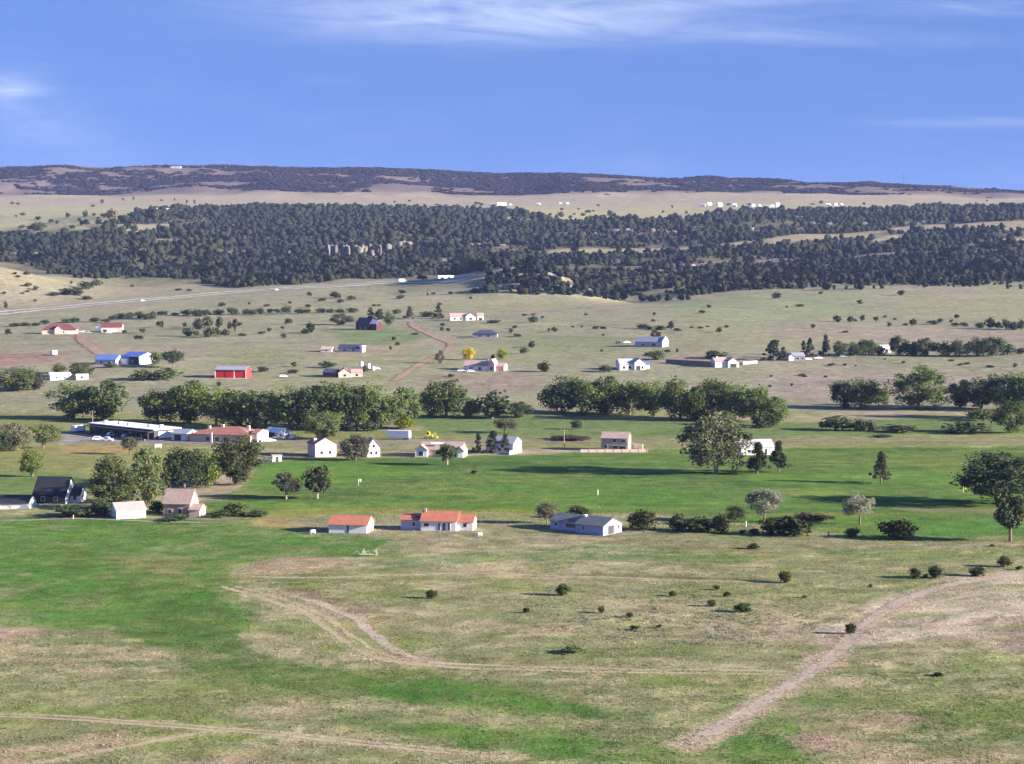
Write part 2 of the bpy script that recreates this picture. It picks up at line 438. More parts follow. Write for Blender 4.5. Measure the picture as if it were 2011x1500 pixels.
# foreground meadow
fgz = (Y < 640)
golf_ = 0.0
GZ = [
 # green meadow on the left and the green swale that crosses to the right
 ([(-300, 1012), (180, 1016), (420, 1024), (640, 1050), (790, 1052), (770, 1088), (600, 1096), (490, 1104), (450, 1128), (475, 1160), (440, 1165), (350, 1125), (230, 1112), (-300, 1130)], GREEN, .95, .7),
 ([(-300, 1100), (180, 1104), (330, 1130), (440, 1165), (520, 1195), (500, 1240), (330, 1268), (210, 1236), (-300, 1238)], GREEN, .95, .9),
 ([(300, 1180), (450, 1190), (480, 1270), (560, 1300), (720, 1330), (900, 1335), (1100, 1372), (1240, 1392), (1330, 1385), (1300, 1420), (1100, 1408), (900, 1388), (700, 1366), (520, 1350), (400, 1325), (320, 1280), (230, 1240)], DKGREEN, .9, .9),
 ([(620, 1330), (900, 1338), (1060, 1372), (1200, 1395), (1100, 1404), (880, 1385), (700, 1358)], GREEN, .95, .8),
 ([(620, 1405), (800, 1412), (1000, 1425), (1250, 1450), (1340, 1470), (1300, 1510), (1000, 1482), (760, 1440)], GREEN, .95, 1.0),
 ([(1340, 1440), (1400, 1415), (1480, 1370), (1520, 1385), (1420, 1440), (1360, 1470)], GREEN, .75, .7),
 ([(1420, 1450), (1520, 1410), (1580, 1420), (1600, 1480), (1530, 1510), (1380, 1490)], GREEN, .85, .7),
 ([(1540, 1370), (1640, 1355), (1690, 1362), (1600, 1392)], GREEN, .7, .7),
 ([(1600, 1300), (1690, 1255), (1680, 1275), (1625, 1312)], LIME, .95, .4),
 ([(1790, 1200), (1850, 1172), (1868, 1178), (1810, 1202)], LIME, .7, .4),
 ([(690, 1205), (740, 1255), (740, 1275), (700, 1250)], LIME, .7, .4), ([(760, 1240), (800, 1275), (810, 1290), (770, 1270)], LIME, .7, .4),
 ([(690, 1110), (760, 1095), (1000, 1078), (1240, 1070), (1440, 1085), (1520, 1100), (1300, 1100), (1000, 1098), (800, 1118)], G(96, 130, 84), .75, .7),
 ([(1560, 1085), (1800, 1082), (2000, 1085), (2000, 1100), (1700, 1100)], G(112, 136, 88), .6, .8),
 ([(1880, 1290), (2020, 1280), (2020, 1310), (1900, 1312)], LIME, .6, 1.), ([(1750, 1380), (2030, 1370), (2050, 1480), (1800, 1450)], G(104, 122, 74), .6, 1.2),
 # bare and dry ground, with the painted shade of a ditch bank
 ([(455, 1108), (560, 1095), (700, 1098), (690, 1115), (560, 1130), (470, 1128)], PINK, .75, .5),
 ([(200, 1090), (360, 1092), (400, 1110), (340, 1130), (230, 1115)], G(150, 138, 98), .6, .8),
 ([(-50, 1225), (80, 1228), (120, 1248), (-50, 1255)], PINK, .75, .7),
 ([(1600, 1262), (1640, 1225), (1720, 1185), (1850, 1135), (2160, 1100), (2900, 1120), (2900, 1290), (1960, 1275), (1850, 1240), (1740, 1270)], G(214, 196, 178), .97, .6),
 ([(1900, 1215), (2300, 1205), (2300, 1290), (1950, 1275)], G(150, 128, 122), .8, .8),
 ([(1640, 1405), (1760, 1392), (1860, 1420), (1700, 1435)], PINK, .8, .7), ([(1530, 1445), (1640, 1440), (1690, 1465), (1600, 1480)], PINK, .8, .7),
 ([(1720, 1490), (2050, 1480), (2050, 1540), (1700, 1540)], PINK, .7, .9),
 ([(-50, 1480), (130, 1455), (300, 1430), (240, 1465), (60, 1520), (-50, 1520)], G(196, 168, 148), .8, .6),
 ([(380, 1490), (480, 1470), (560, 1480), (700, 1520), (380, 1520)], PINK, .7, .8),
 ([(880, 1285), (1200, 1300), (1320, 1290), (1430, 1310), (1300, 1330), (1000, 1315)], PINK, .6, .7),
 ([(1160, 1470), (1260, 1458), (1280, 1475), (1180, 1482)], PINK, .6, .7),
 ([(1340, 1330), (1560, 1322), (1560, 1345), (1400, 1345)], PINK, .6, .6),
 ([(560, 1150), (700, 1180), (820, 1230), (760, 1225), (640, 1190), (540, 1168)], G(128, 108, 92), .7, .5),
 ([(560, 1018), (1080, 1022), (1260, 1040), (1340, 1048), (2050, 1062), (2050, 1078), (1500, 1076), (1100, 1068), (900, 1060), (740, 1055), (600, 1040)], G(148, 142, 116), .8, .5),
 ([(1180, 1058), (1500, 1074), (1560, 1084), (1400, 1084), (1200, 1068)], G(150, 124, 106), .7, .4),
 ([(900, 1121), (1330, 1130), (1500, 1138), (1500, 1143), (1300, 1137), (900, 1126)], G(112, 98, 78), .7, .3),  # shade of the ditch bank, painted as a thin brown line
 ([(1820, 1222), (1850, 1208), (1862, 1212), (1830, 1228)], G(84, 78, 76), .8, .3),
 ([(930, 1288), (1110, 1296), (1110, 1304), (930, 1296)], G(104, 84, 74), .6, .4),
 ([(1830, 1260), (2020, 1250), (2020, 1262), (1840, 1270)], G(150, 132, 104), .5, .6),
]
def polydist(pts, x, y):
    S = smooth_path([tuple(at(*p).xy) for p in pts], 1.5); d = np.full(x.shape, 1e9)
    q = (x > S[:, 0].min() - 12) & (x < S[:, 0].max() + 12) & (y > S[:, 1].min() - 12) & (y < S[:, 1].max() + 12)
    xx, yy = x[q], y[q]; dd = np.full(xx.shape, 1e9)
    for a_, b_ in S: dd = np.minimum(dd, (xx - a_) ** 2 + (yy - b_) ** 2)
    d[q] = np.sqrt(dd); return d
gm_ = np.zeros(X.shape)
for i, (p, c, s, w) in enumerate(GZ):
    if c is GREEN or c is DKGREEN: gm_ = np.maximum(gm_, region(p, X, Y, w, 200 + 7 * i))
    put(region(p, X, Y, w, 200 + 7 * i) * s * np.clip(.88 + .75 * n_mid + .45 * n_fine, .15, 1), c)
put(sstep(.2, .5, fbm(X / 18, Y / 7, 89, 4, .65)) * .6 * (Y < 520) * (1 - .85 * gm_), G(188, 168, 140)); put(sstep(.25, .6, n_mid + .5 * n_fine) * .5 * fgz * (Y < 520) * (1 - .8 * gm_), G(190, 178, 140)); put(sstep(.15, .45, fbm(X / 8, Y / 2.5, 97, 4, .65)) * .4 * (Y < 520) * (1 - .85 * gm_), G(204, 192, 158)); put(sstep(.2, .5, fbm(X / 5, Y / 3, 87, 4, .6)) * .5 * (Y < 520), G(92, 104, 60))
TR = [(395, 1118), (440, 1148), (520, 1172), (600, 1200), (660, 1236), (715, 1275), (790, 1298), (900, 1307), (1050, 1313), (1250, 1318), (1450, 1320), (1580, 1322)]
TM = [(1345, 1468), (1395, 1440), (1470, 1395), (1560, 1338), (1640, 1282), (1690, 1236), (1750, 1192), (1840, 1155), (1930, 1138), (2080, 1120)]
for pts, wd, c, s in ((TR[2:], 3.6, G(190, 174, 146), .75), (TM, 4.6, G(198, 176, 156), .8), ([(545, 1166), (620, 1182), (690, 1212), (740, 1250), (790, 1285), (860, 1300)], 3.6, G(176, 156, 134), .7),
                      ([(-60, 1402), (100, 1408), (250, 1418), (400, 1430), (540, 1440), (700, 1458), (850, 1472), (1010, 1488)], 2.8, G(190, 174, 142), .7), ([(420, 1436), (330, 1450), (230, 1470), (110, 1492), (20, 1512)], 2.4, G(196, 176, 150), .7), ([(470, 1132), (640, 1134), (900, 1126), (1100, 1131), (1300, 1138), (1500, 1144)], 2.2, G(184, 168, 138), .6)):
    dd_ = polydist(pts, X, Y) + 1.6 * n_mid + .9 * n_fine
    put(s * (1 - sstep(wd * .35, wd, dd_)), c)
col *= (1 - .03 * (1 - gm_) * (1 - sstep(500, 560, Y)))[..., None]
put((1 - gm_) * .45 * (Y < 530) * sstep(-.1, .4, fbm(X / 30, Y / 16, 99, 4, .6)), G(124, 134, 88))
put((1 - .5 * gm_) * .5 * (Y < 520) * sstep(.1, .45, fbm(X / 26, Y / 11, 103, 5, .65)), G(124, 140, 72)); put(gm_ * .5 * sstep(.1, .4, fbm(X / 16, Y / 8, 107, 4, .65)), G(112, 138, 66)); put(gm_ * .45 * sstep(.2, .5, fbm(X / 10, Y / 5, 109, 4, .65)), G(140, 138, 92))
# golf course: mown fairways, rough between them
golf = region([(395, 990), (480, 960), (510, 905), (640, 900), (1010, 893), (1140, 888), (1300, 884), (1560, 880), (2400, 876), (2400, 1062), (1700, 1058), (1640, 1046), (1300, 1008), (1050, 1008), (800, 998), (560, 1008), (430, 1012)], X, Y, .5, 901)
gv = fbm(X / 50, Y / 22, 905, 4, .55)
GG = np.asarray(G(100, 124, 70))[None, None] * (1 + .22 * gv[..., None] + .10 * n_mid[..., None] + .08 * n_fine[..., None])
put(golf, GG); put(golf * sstep(.05, .4, fbm(X / 70, Y / 16, 911, 3)) * .7, G(100, 136, 62)); put(golf * sstep(.05, .4, fbm(X / 45, Y / 14, 913, 3)) * .6, G(72, 106, 60))
put(golf * sstep(.2, .45, fbm(X / 30, Y / 12, 917, 4)) * .65, G(130, 140, 80)); put(golf * sstep(.15, .5, fbm(X / 12, Y / 6, 919, 4)) * .4, G(122, 146, 72))
for i, (p, c, s) in enumerate([([(500, 912), (700, 905), (860, 925), (640, 950), (500, 960)], G(98, 142, 62), .6), ([(1450, 930), (1900, 925), (1900, 950), (1500, 955)], G(108, 146, 68), .5),
    ([(1780, 1018), (2100, 1025), (2100, 1055), (1800, 1050)], G(92, 134, 68), .7), ([(850, 955), (1250, 950), (1500, 985), (1100, 990)], G(92, 130, 62), .6),
    ([(440, 1004), (700, 996), (1050, 1002), (1050, 1012), (700, 1006), (560, 1016)], G(150, 146, 72), .6), ([(1750, 996), (2000, 1000), (2000, 1012), (1800, 1006)], G(150, 140, 110), .6),
    ([(480, 1020), (560, 1018), (620, 1030), (520, 1034)], G(186, 158, 108), .6)]):
    put(region(p, X, Y, .5, 930 + i) * s, c)
# dry pasture left of the golf course, verge and lots along the road
put(region([(-300, 865), (120, 868), (330, 870), (470, 880), (440, 905), (330, 950), (190, 960), (-300, 960)], X, Y, .8, 951) * .9, G(140, 142, 92))
put(region([(120, 876), (250, 872), (260, 890), (120, 895)], X, Y, .5, 953) * .7, G(178, 150, 106)); put(region([(-300, 930), (150, 925), (180, 975), (-300, 1000)], X, Y, .7, 954) * .8, G(100, 128, 76))
put(region([(-300, 810), (260, 815), (400, 822), (800, 850), (1000, 850), (1300, 845), (2400, 838), (2400, 872), (1000, 880), (600, 885), (120, 868), (-300, 860)], X, Y, .6, 957) * .85, G(134, 138, 88))
put(region([(800, 815), (1050, 818), (1540, 830), (1650, 826), (2400, 802), (2400, 842), (1600, 856), (1000, 856), (830, 850)], X, Y, .5, 961) * .9, G(108, 130, 80))
put(region([(560, 866), (960, 862), (960, 872), (740, 880), (560, 880)], X, Y, .4, 963) * .7, G(150, 140, 122)); put(region([(130, 850), (460, 866), (460, 872), (120, 870)], X, Y, .3, 964) * .9, G(158, 150, 150))
# creek bottom shade-grown scrub, then the dry slope of the far side
mid = sstep(880, 960, Y) * (1 - sstep(2100, 2500, Y))
nm = fbm(X / 120, Y / 120, 971, 5, .6); nm2 = fbm(X / 38, Y / 55, 973, 4, .6)
MIDC = G(150, 148, 124)[None, None] * (1 + .10 * nm2[..., None])
put(mid, MIDC); put(mid * sstep(0, .4, nm) * .7, G(150, 150, 116)); put(mid * sstep(.05, .45, fbm(X / 90, Y / 160, 975, 4)) * .5, G(160, 148, 134)); put(mid * sstep(.15, .5, nm2) * .5, G(130, 132, 104))
for i, (p, c, s) in enumerate([([(620, 648), (760, 640), (840, 655), (800, 675), (680, 672)], G(118, 136, 94), .8), ([(1000, 660), (1200, 655), (1220, 690), (1020, 690)], G(132, 144, 106), .6),
    ([(1330, 590), (1680, 575), (1720, 605), (1500, 640), (1300, 615)], G(142, 152, 116), .7), ([(1750, 580), (2300, 575), (2300, 640), (1800, 625)], G(160, 154, 124), .5),
    ([(1500, 640), (1800, 640), (2300, 655), (2300, 690), (1500, 660)], G(164, 148, 138), .5), ([(-300, 695), (60, 694), (140, 690), (120, 705), (40, 718), (-300, 722)], G(158, 130, 118), .8),
    ([(1240, 700), (1390, 690), (1400, 715), (1260, 716)], G(158, 142, 128), .7), ([(640, 678), (780, 680), (780, 694), (640, 696)], G(176, 152, 134), .6), ([(420, 690), (560, 680), (600, 710), (450, 716)], G(142, 146, 104), .6),
    ([(840, 738), (1060, 735), (1070, 760), (1000, 772), (840, 765)], G(150, 132, 122), .6), ([(1480, 738), (2300, 735), (2300, 775), (1520, 780)], G(160, 146, 138), .7), ([(1560, 782), (2300, 782), (2300, 806), (1560, 806)], G(142, 138, 122), .6)]):
    put(region(p, X, Y, .7, 1000 + 3 * i) * s, c)
put(region([(-300, 500), (60, 515), (200, 560), (420, 545), (440, 562), (300, 580), (0, 605), (-300, 610)], X, Y, .5, 1041) * .7, G(156, 148, 126))
# escarpment: stony soil among the trees
esc = sstep(2150, 2350, Y) * (1 - sstep(3600, 3950, Y))
put(esc * .9, G(104, 100, 84)); put(esc * sstep(.1, .5, fbm(X / 60, Y / 100, 1051, 4)) * .6, G(150, 138, 120))
FOREST = [
 [(-700, 452), (0, 458), (110, 462), (200, 455), (260, 420), (300, 412), (520, 405), (720, 407), (1000, 412), (1060, 425), (1110, 436), (1240, 432), (1330, 430), (1460, 412), (1700, 412), (1850, 403), (2100, 412), (2800, 415),
  (2800, 575), (2011, 568), (1860, 566), (1690, 572), (1560, 568), (1440, 572), (1360, 588), (1240, 592), (1195, 572), (1130, 545), (1060, 528), (1000, 512), (930, 520), (890, 540), (800, 546), (600, 556), (470, 566), (430, 560), (410, 546), (280, 546), (150, 548), (90, 528), (0, 512), (-700, 500)],
 [(885, 552), (930, 525), (1010, 512), (1050, 525), (1100, 552), (1165, 592), (1120, 604), (1060, 602), (1000, 590), (930, 578), (870, 572)]]
GAPS = [[(1050, 496), (1200, 488), (1350, 484), (1500, 470), (1560, 460), (1750, 452), (1740, 464), (1560, 476), (1450, 484), (1240, 496), (1060, 503)],
 [(1740, 448), (1830, 440), (2300, 444), (2300, 455), (1850, 450), (1760, 458)], [(1960, 468), (2300, 460), (2300, 482), (1970, 482)], [(1200, 526), (1340, 519), (1700, 502), (2300, 481), (2300, 485), (1700, 507), (1400, 523), (1205, 531)],
 [(1040, 520), (1100, 540), (1180, 570), (1270, 588), (1190, 594), (1130, 572), (1080, 552)], [(1250, 588), (1300, 578), (1400, 580), (1400, 590)], [(230, 440), (380, 438), (400, 446), (240, 462)], [(300, 468), (420, 470), (410, 476), (310, 476)], [(820, 512), (930, 506), (930, 512), (840, 518)], [(1700, 470), (1770, 458), (1790, 470), (1730, 478)]]
for i, p in enumerate(GAPS): put(region(p, X, Y, .4, 1061 + i) * .9, G(166, 156, 130) if i != 3 else G(134, 112, 104))
# the high plain and the mesa behind it
pl = sstep(3550, 3800, Y)
put(pl, G(172, 166, 128)); put(pl * sstep(3900, 5000, Y + 500 * fbm(X / 600, Y / 400, 1071, 3)) * .9, G(164, 152, 136)); put(pl * sstep(.1, .5, fbm(X / 300, Y / 300, 1073, 4)) * .3, G(166, 148, 132))
put(region([(-700, 405), (300, 405), (260, 420), (200, 450), (0, 455), (-700, 452)], X, Y, .5, 1075) * .8, G(168, 164, 132))
me_ = sstep(5150, 5400, Y + 120 * fbm(X / 250, Y / 250, 1081, 4))
put(me_ * .9, G(112, 98, 98))
col *= (1 + .06 * n_big)[..., None]
V = np.stack([XX, YY, Z], -1).reshape(-1, 3)
nr, nc = XX.shape
ii, jj = np.meshgrid(np.arange(nr - 1), np.arange(nc - 1), indexing='ij')
q = (ii * nc + jj).ravel()
Fg = np.stack([q, q + 1, q + nc + 1, q + nc], 1)
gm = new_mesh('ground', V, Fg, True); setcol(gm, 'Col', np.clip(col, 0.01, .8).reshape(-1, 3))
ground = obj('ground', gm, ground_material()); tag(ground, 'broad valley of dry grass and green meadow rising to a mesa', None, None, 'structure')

# ------------------------------------------------------------------ roads, tracks, bunkers: sheets laid just above the ground
def strip(name, pts, width, mat, lift=0.05, label=None, ragged=0.15, n=7, step=None, offset=0.0, seed=0):
    W = [at(*p) for p in pts]; ym = sum(w.y for w in W) / len(W)
    S = smooth_path([(w.x, w.y) for w in W], step or max(1.0, ym * .004))
    d = np.gradient(S, axis=0); d /= np.linalg.norm(d, axis=1)[:, None] + 1e-9
    nrm = np.stack([-d[:, 1], d[:, 0]], 1)
    s = np.cumsum(np.r_[0, np.linalg.norm(np.diff(S, axis=0), axis=1)])
    wv = width * (1 + ragged * fbm(s / (width * 3), s * 0 + seed, 77, 3)); ov = offset + width * ragged * .6 * fbm(s / (width * 4), s * 0 + 5 + seed, 79, 3)
    u = np.linspace(-.5, .5, n); Vv = []; E = []
    for k in range(n):
        q = S + nrm * (u[k] * wv + ov)[:, None]
        z = hmesh(q[:, 0], q[:, 1]) + lift * .35 + q[:, 1] ** 2 * 7e-8
        Vv.append(np.column_stack([q, z])); e = min(1, (0.5 - abs(u[k])) * 4)
        E.append(np.full(len(S), e) * np.clip(s / (width * 2), 0, 1) * np.clip((s[-1] - s) / (width * 2), 0, 1))
    Vv = np.stack(Vv, 1).reshape(-1, 3); E = np.stack(E, 1).reshape(-1)
    a, b = np.meshgrid(np.arange(len(S) - 1), np.arange(n - 1), indexing='ij'); q = (a * n + b).ravel()
    m = new_mesh(name, Vv, np.stack([q, q + n, q + n + 1, q + 1], 1), True); setcol(m, 'Edge', np.repeat(E[:, None], 3, 1))
    return tag(obj(name, m, mat), label, None, None, 'structure')
dirt = strip_material('dirt', tuple(G(206, 188, 166)), tuple(G(180, 162, 142)))
pale = strip_material('pale_track', tuple(G(214, 198, 166)), tuple(G(186, 168, 136)), alpha_amount=.85, nscale=.6)
orange_dirt = strip_material('orange_dirt', tuple(G(182, 154, 132)), tuple(G(160, 136, 118)), nscale=.3)
gravel = strip_material('gravel', tuple(G(178, 168, 150)), tuple(G(150, 144, 130)), nscale=.4)
asphalt = strip_material('asphalt', tuple(G(158, 150, 140)), tuple(G(142, 134, 126)), nscale=.3)
concrete = strip_material('concrete_road', tuple(G(214, 210, 200)), tuple(G(196, 190, 184)), nscale=.12)
sand = strip_material('bunker_sand', tuple(G(236, 222, 192)), tuple(G(216, 198, 166)), nscale=.8)
strip('dirt_road', [(1335, 1474), (1395, 1440), (1470, 1395), (1560, 1338), (1640, 1282), (1690, 1236), (1750, 1192), (1840, 1155), (1930, 1138), (2080, 1120)], 4.6, dirt, .05, 'pinkish dirt road climbing diagonally through the right foreground')
strip('dirt_road', [(1690, 1240), (1760, 1205), (1850, 1180), (1930, 1168), (2080, 1150)], 3.2, pale, .09, 'pale wheel track splitting off on the bare rise', .2, seed=3)
for o_, sd in ((-1.4, 1), (1.4, 2)): strip('wheel_rut', TR[1:], 1.8, pale, .05, 'pale wheel rut of the long curving foreground track', .6, offset=o_, seed=sd, step=1.2)
strip('dirt_track', [(545, 1166), (620, 1182), (690, 1212), (740, 1250), (790, 1285), (860, 1300)], 3.0, dirt, .05, 'short bare track cutting the inside of the bend', .35, seed=5)
for o_, sd in ((-.9, 11), (.9, 12)): strip('wheel_rut', [(-60, 1402), (100, 1408), (250, 1418), (400, 1430), (540, 1440), (700, 1458), (850, 1472), (1010, 1488)], 1.5, pale, .05, 'pale wheel rut crossing the bottom left corner', .4, offset=o_, seed=sd, step=1.0)
strip('dirt_track', [(420, 1436), (330, 1450), (230, 1470), (110, 1492), (20, 1512)], 2.2, pale, .09, 'faint track branching to the bottom left corner', .4, seed=6)
strip('dirt_track', [(470, 1132), (640, 1134), (900, 1126), (1100, 1131), (1300, 1138), (1500, 1144)], 1.7, pale, .05, 'thin pale track running across the sage flat', .35, seed=7)
strip('gravel_lane', [(-200, 1021), (0, 1022), (150, 1018), (300, 1024), (430, 1026)], 3.0, gravel, .06, 'gravel lane in front of the left houses', .2, seed=8)
strip('driveway', [(1186, 1051), (1230, 1049), (1290, 1044)], 3.6, gravel, .05, 'pale driveway at the garage of the grey roofed house', .1, seed=9)
strip('valley_road', [(-300, 869), (100, 868), (300, 869), (480, 870), (700, 869), (960, 868), (1200, 867), (1500, 866), (1800, 865), (2500, 864)], 7.5, asphalt, .06, 'grey valley road along the golf course', .03, seed=10)
strip('parking_lot', [(135, 855), (220, 859), (330, 864), (440, 867)], 16, asphalt, .11, 'grey parking lot before the long store building', .05)
for k, o_ in enumerate((-10, 10)):
    strip('highway', [(-400, 640), (-100, 622), (20, 613), (150, 601), (280, 589), (420, 577), (540, 568), (700, 559), (800, 553.5), (880, 549), (940, 544)], 11, concrete, .25, ['near', 'far'][k] + ' carriageway of the highway on the left slope', .02, offset=o_, step=12)
    strip('highway', [(1195, 528.5), (1260, 525.5), (1340, 522), (1520, 513), (1700, 504), (1850, 497), (2300, 482)], 11, asphalt, .4, ['near', 'far'][k] + ' carriageway of the highway cut through the right woods', .02, offset=o_, step=12)
strip('dirt_road', [(1045, 522), (1085, 541), (1130, 560), (1180, 578), (1250, 590)], 13, gravel, .5, 'pale dirt road beside the wooded knoll', .3, seed=13)
strip('dirt_road', [(806, 630), (812, 641), (838, 655), (868, 668), (886, 676), (880, 688), (852, 702), (820, 718), (795, 735), (770, 752)], 8, orange_dirt, .3, 'orange dirt road winding down between the middle houses', .2, seed=14)
strip('driveway', [(884, 666), (930, 663), (975, 661), (1010, 660)], 5, gravel, .35, 'white driveway of the low navy house', .1)
strip('dirt_road', [(160, 655), (164, 668), (182, 684), (206, 697), (240, 704)], 13, orange_dirt, .3, 'pink dirt road curving down from the red roofed houses', .15, seed=15)
strip('dirt_track', [(-200, 708), (0, 703), (90, 697), (180, 682)], 5, orange_dirt, .35, 'reddish track along the bare field at the left edge', .3, seed=16)
strip('dirt_track', [(1130, 636), (1200, 642), (1300, 652), (1360, 658)], 4, gravel, .3, 'faint track above the grey roofed farmhouse', .3, seed=17)
strip('driveway', [(1535, 708), (1560, 707), (1590, 704)], 6, gravel, .3, 'pale yard before the house among spruces', .2, seed=18)
strip('sand_bunker', [(646, 978), (665, 976.5), (685, 974.5)], 5, sand, .06, 'white sand bunker below the dark pine on the golf course', .3, seed=19)
strip('sand_bunker', [(640, 933.5), (655, 932.5), (672, 931)], 4, sand, .06, 'white sand bunker higher up the golf course', .3, seed=20)
strip('dry_path', [(1030, 909.5), (1050, 909.5), (1078, 909)], 3, pale, .06, 'dry streak on the fairway', .3, seed=21)
# ------------------------------------------------------------------ trees and bushes
def leaf_quads(centres, normals, size, r, jit=0.9, aspect=1.0):
    n = len(centres)
    nn = normals + r.normal(0, jit, (n, 3)); nn /= np.linalg.norm(nn, axis=1)[:, None] + 1e-9
    a = np.cross(nn, r.normal(0, 1, (n, 3))); a /= np.linalg.norm(a, axis=1)[:, None] + 1e-9
    b = np.cross(nn, a)
    s = (size * r.uniform(.6, 1.35, n))[:, None]
    # a leaf spray: a kite with uneven corners
    V = np.stack([centres - a * s, centres - b * s * aspect * r.uniform(.5, 1, (n, 1)), centres + a * s * r.uniform(.7, 1.2, (n, 1)), centres + b * s * aspect * r.uniform(.5, 1.1, (n, 1))], 1).reshape(-1, 3)
    F = np.arange(4 * n).reshape(n, 4)
    return V, F
def crown(seed, clumps, per, leaf, env, clump_r, flat=1.0):
    """Foliage as many sprays gathered in clumps; env(r) draws clump centres; leaves sit near each clump's skin."""
    r = np.random.default_rng(seed)
    cs = env(r, clumps); Vs, ts = [], []
    P, Nn, T = [], [], []
    for c in cs:
        k = max(6, int(per * r.uniform(.6, 1.4)))
        d = r.normal(0, 1, (k, 3)); d /= np.linalg.norm(d, axis=1)[:, None]
        rad = clump_r * r.uniform(.5, 1.45) * r.uniform(.45, 1.05, (k, 1))
        p = c + d * rad * np.array([1, 1, flat])
        P.append(p); Nn.append(d); T.append(np.full(k, r.uniform(0, 1)) * .6 + .4 * r.uniform(0, 1, k))
    P, Nn, T = np.concatenate(P), np.concatenate(Nn), np.concatenate(T)
    ok = P[:, 2] > .01; P, Nn, T = P[ok], Nn[ok], T[ok]
    V, F = leaf_quads(P, Nn, leaf, r)
    V[:, 2] = np.maximum(V[:, 2], 0.0)
    m = new_mesh('crown', V, F); setcol(m, 'Tint', np.repeat(T, 4)[:, None] * np.ones(3))
    return m, cs
def env_ball(cz, rx, rz, skew=0.0, low=.45):
    def f(r, n):
        d = r.normal(0, 1, (n, 3)); d /= np.linalg.norm(d, axis=1)[:, None]
        q = d * r.uniform(low, 1.0, (n, 1)) ** .6 * np.array([rx, rx, rz])
        q[:, 2] = cz + q[:, 2] + skew * q[:, 0]; return q
    return f
def env_cone(z0, z1, r0, r1, p=1.0, inner=.35):
    def f(r, n):
        u = r.uniform(0, 1, n) ** 1.15; z = z0 + (z1 - z0) * u
        rr = (r0 + (r1 - r0) * u ** p) * r.uniform(inner, 1, n); a = r.uniform(0, 2 * math.pi, n)
        return np.stack([rr * np.cos(a), rr * np.sin(a), z], 1)
    return f
def trunk(seed, cs, h, r0, limbs, fork=.25, n=7):
    r = np.random.default_rng(seed); mb = MB()
    lean = r.normal(0, .02, 2)
    mb.tube([(0, 0, -.03), (lean[0] * .5, lean[1] * .5, h * .35), (lean[0], lean[1], h * .7), (lean[0] * 1.6, lean[1] * 1.6, h)], [r0 * 1.25, r0, r0 * .75, r0 * .2], n)
    for k in r.choice(len(cs), min(limbs, len(cs)), False):
        c = cs[k]; z = min(h * .85, max(fork, c[2] - r.uniform(.12, .3)))
        mb.tube([(lean[0] * z / h, lean[1] * z / h, z), (c[0] * .55, c[1] * .55, z + (c[2] - z) * .55), tuple(c)], [r0 * .5, r0 * .32, r0 * .08], 5)
    return new_mesh('trunk', mb.V, mb.F)
PROTO = {}
def proto(kind, v):
    key = (kind, v)
    if key in PROTO: return PROTO[key]
    s = sum(ord(ch) for ch in kind) * 31 + v * 17
    if kind == 'cottonwood':                       # broad creek tree, several leaders, foliage to near the ground
        m, cs = crown(s, 46, 100, .0225, env_ball(.48, .38, .42, .12 * (v - 1.5), .3), .13); t = trunk(s, cs, .75, .024, 9)
    elif kind == 'great':                          # spreading lone cottonwood
        m, cs = crown(s, 72, 105, .017, env_ball(.50, .40, .42, .0, .3), .105); t = trunk(s, cs, .8, .022, 20, .16)
    elif kind == 'umbrella':                       # dense round crown on a bare bole
        m, cs = crown(s, 80, 100, .020, env_ball(.52, .40, .40, .0, .3), .12, .9); t = trunk(s, cs, .75, .034, 12, .25)
    elif kind == 'pine':                           # open conical pine with a clear bole
        m, cs = crown(s, 62, 84, .022, env_cone(.20, .96, .46, .03, .95, .25), .095, .75); t = trunk(s, cs, .93, .026, 10, .22)
    elif kind == 'roundpine':
        m, cs = crown(s, 46, 62, .032, env_ball(.58, .34, .34, 0, .3), .14, .8); t = trunk(s, cs, .85, .030, 9, .22)
    elif kind == 'spruce':
        m, cs = crown(s, 46, 46, .030, env_cone(.06, .96, .44, .03, .9, .3), .095, .7); t = trunk(s, cs, .94, .022, 3, .1)
    elif kind == 'silver':                         # russian olive: loose domed crown, forked low
        m, cs = crown(s, 56, 80, .019, env_ball(.58, .37, .32, 0, .3), .11); t = trunk(s, cs, .62, .022, 12, .12)
    elif kind == 'juniper':                        # round evergreen bush down to the ground
        m, cs = crown(s, 26, 80, .040, env_ball(.46, .30, .34, 0, .3), .20); t = trunk(s, cs, .6, .045, 4, .1)
    elif kind == 'shrub':                          # low spreading bush, wider than high
        m, cs = crown(s, 20, 34, .06, env_ball(.42, .36, .32, 0, .2), .20, 1.2); t = trunk(s, cs, .5, .03, 6, .05)
    elif kind == 'small':                          # a far bush of a few pixels
        m, cs = crown(s, 12, 18, .11, env_ball(.48, .30, .32, 0, .2), .22); t = trunk(s, cs, .5, .05, 2, .1, 5)
    elif kind == 'scrubpine':                      # pinyon or young pine of the escarpment
        m, cs = crown(s, 16, 22, .085, env_cone(.16, .86, .38, .10, 1.3, .2), .17, .9); t = trunk(s, cs, .85, .035, 2, .1, 5)
    # unit size: crown one wide, top at one
    n_ = len(m.vertices); P = np.empty(n_ * 3, np.float32); m.vertices.foreach_get('co', P); P = P.reshape(-1, 3)
    k_ = .5 / np.percentile(np.hypot(P[:, 0], P[:, 1]), 96.5); kz = 1.0 / P[:, 2].max()
    for me in (m, t):
        q = np.empty(len(me.vertices) * 3, np.float32); me.vertices.foreach_get('co', q); q = q.reshape(-1, 3) * np.array([k_, k_, kz], np.float32)
        me.vertices.foreach_set('co', q.ravel()); me.update()
    PROTO[key] = (m, t); return PROTO[key]
